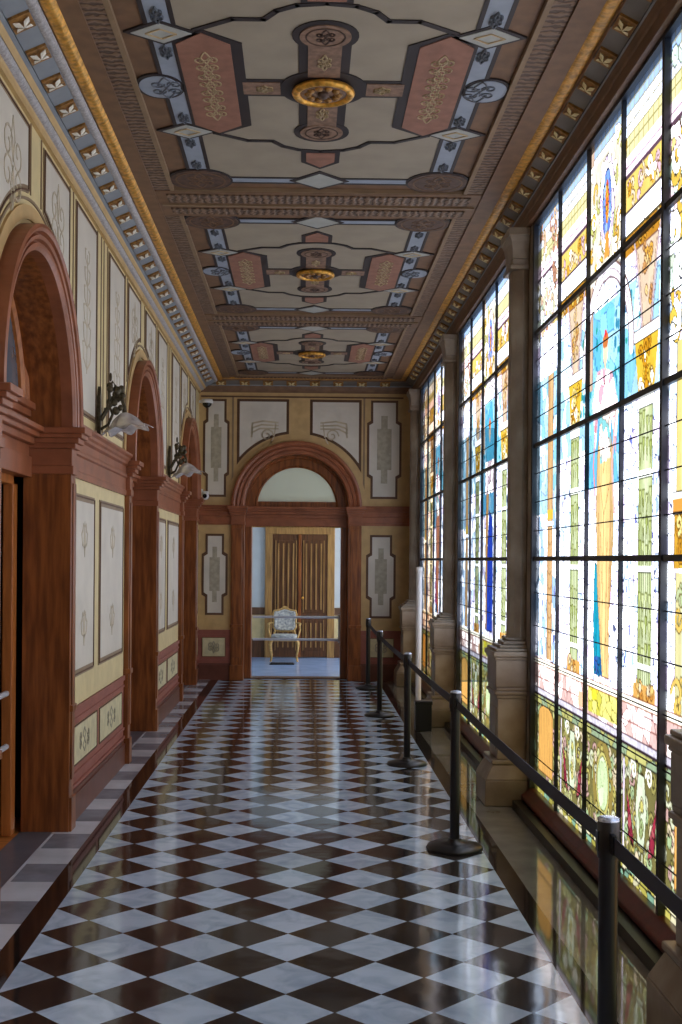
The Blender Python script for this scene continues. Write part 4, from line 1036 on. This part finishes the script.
q = MB(); q.box(-2.5, -2.4, YE+0.2, RY1+0.15, 0, 3.3); struct(q.build('wall_far_left', WHITEW))
q = MB()
q.box(2.5, 2.6, YE+0.2, YE+0.7, 0, 3.3); q.box(2.5, 2.6, RY1-0.5, RY1+0.15, 0, 3.3); q.box(2.5, 2.6, YE+0.7, RY1-0.5, 0, 0.5); q.box(2.5, 2.6, YE+0.7, RY1-0.5, 3.0, 3.3)
struct(q.build('wall_far_right', WHITEW))
q = MB(); q.box(-2.5, 2.6, YE+0.2, RY1+0.15, 3.3, 3.4); struct(q.build('ceiling_far', WHITEW))
q = MB(); q.box(-2.5, -1.6, YE+0.16, YE+0.26, 0, 3.4); q.box(1.7, 2.6, YE+0.16, YE+0.26, 0, 3.4); struct(q.build('wall_far_front', WHITEW))
q = MB()
for y in (YE+0.72, 17.5, 18.2, RY1-0.52): q.box(2.50, 2.55, y-0.03, y+0.03, 0.5, 3.0)
for z in (0.52, 1.7, 2.98): q.box(2.50, 2.55, YE+0.7, RY1-0.5, z-0.03, z+0.03)
struct(q.build('window_6', WHITEP))
# double door
WOODF = mat('far_door_casing', (158, 120, 70), 0.4, scale=6, stretch=(6, 6, 0.6), var=0.25)
q = MB(); q.box(-0.62, -0.50, RY1-0.06, RY1, 0, 2.08); q.box(0.40, 0.52, RY1-0.06, RY1, 0, 2.08); q.box(-0.62, 0.52, RY1-0.068, RY1, 2.02, 2.20); q.box(-0.66, 0.56, RY1-0.09, RY1, 2.16, 2.22)
d5 = struct(q.build('door_6', WOODF, None, 0.008))
for u0, u1 in ((-0.50, -0.055), (-0.045, 0.40)):
    q = MB(); q.box(u0, u1, RY1-0.045, RY1-0.005, 0.01, 2.02)
    for w0, w1 in ((0.12, 0.62), (0.74, 1.92)):
        q.box(u0+0.05, u1-0.05, RY1-0.052, RY1-0.04, w0, w1)
    lf = q.build('door_leaf', WOODD, d5, 0.004)
    q = MB()
    for w0, w1 in ((0.12, 0.62), (0.74, 1.92)):
        for i in range(4):
            x = u0+0.10+i*(u1-u0-0.20)/3; q.box(x-0.012, x+0.012, RY1-0.066, RY1-0.05, w0+0.05, w1-0.05)
        for x in (u0+0.055, u1-0.055): q.box(x-0.007, x+0.007, RY1-0.066, RY1-0.05, w0, w1)
    q.build('carved_ribs', WOODF, lf)
q = MB(); q.box(-0.075, -0.025, RY1-0.07, RY1-0.045, 0.01, 2.02); q.build('meeting_stile', WOOD, d5, 0.004)
q = MB(); q.sphere((0.0, RY1-0.09, 0.98), 0.022); q.build('door_knob', GOLD, d5)

# gilt armchair
def armchair():
    t = empty('gilt_armchair', (-0.285, 18.7, 0), 0, 'gilt wood armchair with pale patterned upholstery in the room beyond the end arch', 'chair')
    q = MB(); q.box(-0.24, 0.24, -0.22, 0.22, 0.38, 0.43); 
    q.build('seat_frame', GILT, t, 0.015)
    q = MB(); R = []
    for z, s in ((0.43, 0.96), (0.46, 1.0), (0.49, 0.96), (0.505, 0.8), (0.51, 0.3)):
        R.append([(0.24*s*math.copysign(abs(math.cos(a))**0.6, math.cos(a)), -0.0+0.22*s*math.copysign(abs(math.sin(a))**0.6, math.sin(a)), z) for a in np.linspace(0, 2*PI, 25)[:-1]])
    q.rings(R); q.build('seat', UPH, t)
    q = MB(); R = []
    sh = [(-0.17, 0.56), (-0.21, 0.62), (-0.20, 0.72), (-0.215, 0.86), (-0.20, 0.93), (-0.12, 0.94), (-0.05, 0.965), (0, 0.975), (0.05, 0.965), (0.12, 0.94), (0.20, 0.93), (0.215, 0.86), (0.20, 0.72), (0.21, 0.62), (0.17, 0.56), (0.08, 0.545), (-0.08, 0.545)]
    cz = 0.755
    for y, s in ((0.0, 0.70), (-0.025, 0.86), (-0.015, 0.93), (0.03, 0.93), (0.04, 0.85)):
        R.append([(x*s, 0.235+y+(z-0.5)*0.18, cz+(z-cz)*s) for x, z in sh])
    q.rings(R); q.build('backrest', UPH, t)
    q = MB(); pts = [(x, 0.245+(z-0.5)*0.18, z) for x, z in sh]; q.tube(pts+[pts[0]], 0.018, 8)
    for s in (-1, 1): q.tube([(s*0.20, 0.20, 0.40), (s*0.19, 0.23, 0.50), (s*0.17, 0.25, 0.57)], 0.018)
    q.tube([(-0.06, 0.33, 0.97), (-0.03, 0.335, 1.0), (0, 0.335, 1.01), (0.03, 0.335, 1.0), (0.06, 0.33, 0.97)], 0.014)
    q.build('back_frame', GILT, t)
    for s in (-1, 1):
        q = MB(); q.tube([(s*0.215, 0.27, 0.70), (s*0.26, 0.15, 0.705), (s*0.285, 0.0, 0.70), (s*0.28, -0.12, 0.69), (s*0.265, -0.16, 0.67)], [0.014, 0.018, 0.02, 0.02, 0.012]); q.build('armrest', GILT, t)
        q = MB(); q.tube([(s*0.275, -0.10, 0.69), (s*0.285, -0.06, 0.60), (s*0.26, -0.10, 0.50), (s*0.235, -0.14, 0.42)], 0.015); q.build('arm_support', GILT, t)
        for f_ in (-1, 1):
            q = MB(); x0, y0 = s*0.215, f_*0.19
            q.tube([(x0, y0, 0.41), (x0+s*0.035, y0+f_*0.03, 0.33), (x0+s*0.03, y0+f_*0.03, 0.22), (x0+s*0.005, y0+f_*0.01, 0.10), (x0+s*0.02, y0+f_*0.025, 0.02), (x0+s*0.03, y0+f_*0.03, 0.001)], [0.030, 0.028, 0.020, 0.014, 0.016, 0.018]); q.build('leg', GILT, t)
    t.scale = (0.88, 0.88, 0.84)
    return t
armchair()
t = empty('floor_mat', (-0.31, 18.1, 0), 0, 'small black mat on the pale floor in front of the gilt armchair', 'mat')
q = MB(); q.box(-0.19, 0.19, -0.13, 0.13, 0.001, 0.012); q.build('mat_body', RUBBER, t, 0.004)
q = MB(); q.box(-0.17, 0.17, -0.11, 0.11, 0.012, 0.018)
for i in range(9): q.box(-0.16+0.04*i-0.008, -0.16+0.04*i+0.008, -0.10, 0.10, 0.018, 0.022)
q.build('ribbed_top', RUBBER, t)

def barrier(loc, L, label, rz=0, n=2, zs=(0.515, 0.82), br=True):
    t = empty('barrier_rail', loc, rz, label, 'barrier')
    for z in zs:
        q = MB(); q.tube([(0, 0, z), (L, 0, z)], 0.017, 10); q.build('rail', STEEL, t)
    for x in ((L,) if br else ()):
        q = MB(); q.box(x-0.012, x+0.012, -0.02, 0.02, zs[0]-0.04, zs[1]+0.04); q.build('end_bracket', STEEL, t, 0.003)
    return t
barrier((EC-0.588, 16.10, 0), 1.176, 'pale double rail barrier across the end doorway in front of the armchair')
barrier((XL-0.30, DC[1]-HA+0.125, 0), 2*HA-0.25, 'steel double rail barrier across the nearest left doorway', PI/2, br=False)

# ------------------------------------------------------------------ stanchions
def stanchion(label):
    t = empty('stanchion_post', (0, 0, 0), 0, label, 'stanchion', 'black belt stanchions along the right side')
    q = MB(); q.lathe([(0.155, 0.0), (0.158, 0.008), (0.15, 0.022), (0.09, 0.034), (0.04, 0.042), (0.035, 0.06)], 40); q.build('base', BLACKP, t)
    q = MB(); q.lathe([(0.027, 0.04), (0.027, 0.77)], 24); q.build('post', BLACKP, t)
    q = MB(); q.lathe([(0.031, 0.765), (0.032, 0.775), (0.032, 0.862), (0.029, 0.868)], 24); q.box(-0.034, 0.034, -0.012, 0.012, 0.785, 0.84); q.build('belt_cassette', BLACKP, t)
    q = MB(); q.lathe([(0.031, 0.868), (0.031, 0.876), (0.022, 0.880), (0.004, 0.881)], 24); q.build('cap', CAPTOP, t)
    return t
SP = [(0.872, 3.33), (0.855, 6.55), (0.828, 9.25), (0.80, 12.15), (0.825, 14.75), (0.87, 0.35)]
SL = ['black belt stanchion nearest the camera, cut by the bottom edge', 'black belt stanchion second from the camera, round base in full view on the checkered floor',
      'black belt stanchion third from the camera, between the second and third posts of the row', 'black belt stanchion fourth from the camera, near the third window',
      'black belt stanchion farthest from the camera, by the end wall', 'black belt stanchion behind the camera']
SL[2] = 'black belt stanchion third from the camera, level with the second window'
s0 = stanchion(SL[0]); s0.location = (SP[0][0], SP[0][1], 0)
posts = [s0] + [dup(s0, (SP[i][0], SP[i][1], 0), SL[i]) for i in range(1, 6)]
def belt(i, j, sag=0.01):
    a, b = Vector((*SP[i], 0)), Vector((*SP[j], 0)); d = b-a; L_ = d.length; dn = d.normalized(); s = Vector((-dn.y, dn.x, 0))*0.0015
    q = MB(); R = []
    for k in range(13):
        t_ = k/12; p = dn*(0.034 + (L_-0.068)*t_); z = 0.812 - sag*4*t_*(1-t_)
        R.append([tuple(p-s+Vector((0,0,z-0.024))), tuple(p+s+Vector((0,0,z-0.024))), tuple(p+s+Vector((0,0,z+0.024))), tuple(p-s+Vector((0,0,z+0.024)))])
    q.rings(R, smooth=False); cas = [c for c in posts[i].children if c.name.startswith('belt_cassette')][0]; o = q.build('belt', BELT, cas)
    q = MB(); p = dn*(L_-0.05); q.box(p.x-0.006, p.x+0.006, p.y-0.02, p.y+0.012, 0.785, 0.84); q.build('belt_clip', BLACKP, cas)
for i, j in ((5, 0), (0, 1), (1, 2), (2, 3), (3, 4)): belt(i, j)

# black box with white tube
t = empty('upright_tube_stand', (1.145, 11.12, 0), 0, 'white upright tube standing in a black box beside the third stone pilaster', 'stand')
q = MB(); q.box(-0.075, 0.075, -0.075, 0.075, 0, 0.27); q.box(-0.082, 0.082, -0.082, 0.082, 0.25, 0.285); q.build('box', BLACKP, t, 0.006)
q = MB(); q.lathe([(0.027, 0.25), (0.027, 1.53), (0.022, 1.535)], 20, (-0.045, 0.03, 0)); tb = q.build('tube', WHITEP, t)
q = MB(); q.lathe([(0.031, 1.50), (0.031, 1.54), (0.01, 1.545)], 20, (-0.045, 0.03, 0)); q.build('tube_cap', WHITEP, tb)

# ------------------------------------------------------------------ sconces
def sconce(label):
    t = empty('wall_sconce', (0, 0, 0), 0, label, 'wall lamp', 'bronze wall sconces with glass shades on the left wall')
    q = MB(); q.prism([(0.0, -0.125), (0.028, -0.10), (0.022, -0.06), (0.045, 0.0), (0.024, 0.09), (0.03, 0.13), (0.0, 0.21), (-0.03, 0.13), (-0.024, 0.09), (-0.045, 0.0), (-0.022, -0.06), (-0.028, -0.10)], lambda p, r, a: (a, p, r), 0.0, 0.022)
    q.build('backplate', BRONZE, t, 0.006)
    q = MB(); q.tube([(0.02, 0, -0.02), (0.06, 0, 0.05), (0.12, 0, 0.12), (0.16, 0, 0.12), (0.175, 0, 0.08), (0.18, 0, 0.03)], [0.016, 0.014, 0.012, 0.012, 0.013, 0.018])
    q.tube([(0.02, 0, -0.08), (0.07, 0, -0.05), (0.10, 0, 0.02), (0.08, 0, 0.07), (0.05, 0, 0.06), (0.05, 0, 0.03)], 0.010)
    q.tube([(0.06, 0, 0.05), (0.08, 0, 0.13), (0.07, 0, 0.20), (0.10, 0, 0.24), (0.12, 0, 0.21), (0.10, 0, 0.18)], 0.010)
    arm = q.build('arm', BRONZE, t)
    q = MB(); random.seed(3)
    for i in range(16):
        p = (0.05+0.12*random.random(), 0.05*(random.random()-0.5), 0.04+0.17*random.random()); q.sphere(p, 0.017+0.012*random.random(), 8, 6, (1, 0.6, 1.1))
    q.sphere((0.085, 0, 0.27), 0.014, 8, 6, (0.7, 0.7, 2.2)); q.build('leaf_ornament', BRONZE, arm)
    q = MB(); R = []
    def P(r, z, a, f):
        rr = r*(1+f*0.10*math.cos(8*a)); zz = z - f*0.014*math.cos(8*a)
        v = Vector((rr*math.cos(a), rr*math.sin(a), zz)); v.rotate(Matrix.Rotation(math.radians(-10), 4, 'Y')); return (v.x+0.175, v.y, v.z+0.03)
    for r, z, f in ((0.025, 0.0, 0), (0.05, -0.015, 0), (0.085, -0.045, 0.3), (0.115, -0.085, 0.7), (0.15, -0.11, 1), (0.165, -0.115, 1.1), (0.158, -0.113, 1), (0.11, -0.09, 0.7), (0.08, -0.05, 0.3), (0.045, -0.022, 0)):
        R.append([P(r, z, a, f) for a in np.linspace(0, 2*PI, 49)[:-1]])
    q.rings(R); shd = q.build('glass_shade', SHADEG, t)
    q = MB(); q.sphere((0.18, 0, -0.03), 0.03, 12, 8, (1, 1, 1.3)); q.build('bulb', WHITEP, shd)
    return t
sc_ = sconce('bronze wall sconce with frosted glass shade between the first and second left arches'); sc_.location = (XL+0.012, 7.93, 2.545); sc_.scale = (1, 1, 1)
dup(sc_, (XL+0.012, 12.1, 2.55), 'bronze wall sconce with frosted glass shade between the second and third left arches')

# cameras
t = empty('dome_camera', (-1.30, 15.45, 3.66), 0, 'small white dome camera high in the left corner of the end wall', 'security camera')
q = MB(); q.tube([(-0.075, 0, -0.0), (-0.0, 0, 0.0)], 0.018); q.build('bracket', WHITEP, t)
q = MB(); q.lathe([(0.02, 0.035), (0.07, 0.03), (0.078, 0.0), (0.074, -0.02)], 24, (0.03, 0, 0)); hs = q.build('housing', WHITEP, t)
q = MB(); q.lathe([(0.062, -0.02), (0.058, -0.045), (0.04, -0.068), (0.015, -0.08), (0.003, -0.081)], 24, (0.03, 0, 0)); q.build('dome', DARKG, hs)
t = empty('bullet_camera', (-1.30, 15.42, 2.42), 0, 'small white camera on the end wall beside the left end of the wooden band', 'security camera')
q = MB(); q.box(-0.02, 0.05, 0.02, 0.14, 0.02, 0.07); q.box(-0.085, -0.02, 0.05, 0.09, 0.0, 0.10); q.build('mount', WHITEP, t, 0.006)
q = MB(); q.lathe([(0.03, -0.10), (0.042, -0.09), (0.045, 0.05), (0.03, 0.06)], 20, (0.02, 0.0, 0.0), 'y'); hs = q.build('camera_body', WHITEP, t)
q = MB(); q.lathe([(0.028, -0.106), (0.028, -0.098)], 20, (0.02, 0, 0), 'y'); q.build('lens', DARKG, hs)

# ------------------------------------------------------------------ light
w = bpy.data.worlds.new('World'); SC.world = w; w.use_nodes = True
bg = w.node_tree.nodes['Background']; bg.inputs['Color'].default_value = (0.90, 0.94, 1.0, 1); bg.inputs['Strength'].default_value = 6.0
def portal_light(x, y0, y1, z0, z1):
    l = bpy.data.lights.new('sky_portal', 'AREA'); l.shape = 'RECTANGLE'; l.size = z1-z0; l.size_y = y1-y0; l.cycles.is_portal = True
    o = bpy.data.objects.new('sky_portal', l); COL.objects.link(o); o.location = (x, (y0+y1)/2, (z0+z1)/2); o.rotation_euler = (0, PI/2, 0)
for y0, k in WY: portal_light(XG+0.035, y0, y0+3.4, 0.11, 3.8)
portal_light(2.62, YE+0.7, RY1-0.5, 0.5, 3.0)

# ------------------------------------------------------------------ camera
f, psi, r = 1180.0, 0.0167, 0.008
ppx = 303 + f*math.tan(psi); ppy = 560.0 + r*f*math.tan(psi)
cam = bpy.data.cameras.new('Camera'); co = bpy.data.objects.new('Camera', cam); COL.objects.link(co); SC.camera = co
Fv = Vector((math.sin(psi), math.cos(psi), 0)); R0 = Vector((math.cos(psi), -math.sin(psi), 0)); U0 = Vector((0, 0, 1))
Rv = R0*math.cos(r) + U0*math.sin(r); Uv = U0*math.cos(r) - R0*math.sin(r)
M = Matrix.Identity(4)
for i in range(3): M[i][0] = Rv[i]; M[i][1] = Uv[i]; M[i][2] = -Fv[i]
M[0][3], M[1][3], M[2][3] = 0, 0, 1.6
co.matrix_world = M
cam.sensor_fit = 'VERTICAL'; cam.sensor_height = 36; cam.lens = f/1024*36
cam.shift_x = (341-ppx)/1024; cam.shift_y = (ppy-512)/1024
cam.clip_start = 0.05

SC.view_settings.view_transform = 'Standard'; SC.view_settings.look = 'None'; SC.view_settings.gamma = 1; SC.view_settings.exposure = 0.0
SC.view_settings.use_curve_mapping = False
SC.cycles.use_denoising = True
SC.cycles.max_bounces = 10; SC.cycles.diffuse_bounces = 6; SC.cycles.glossy_bounces = 4; SC.cycles.transparent_max_bounces = 8
SC.cycles.sample_clamp_indirect = 4
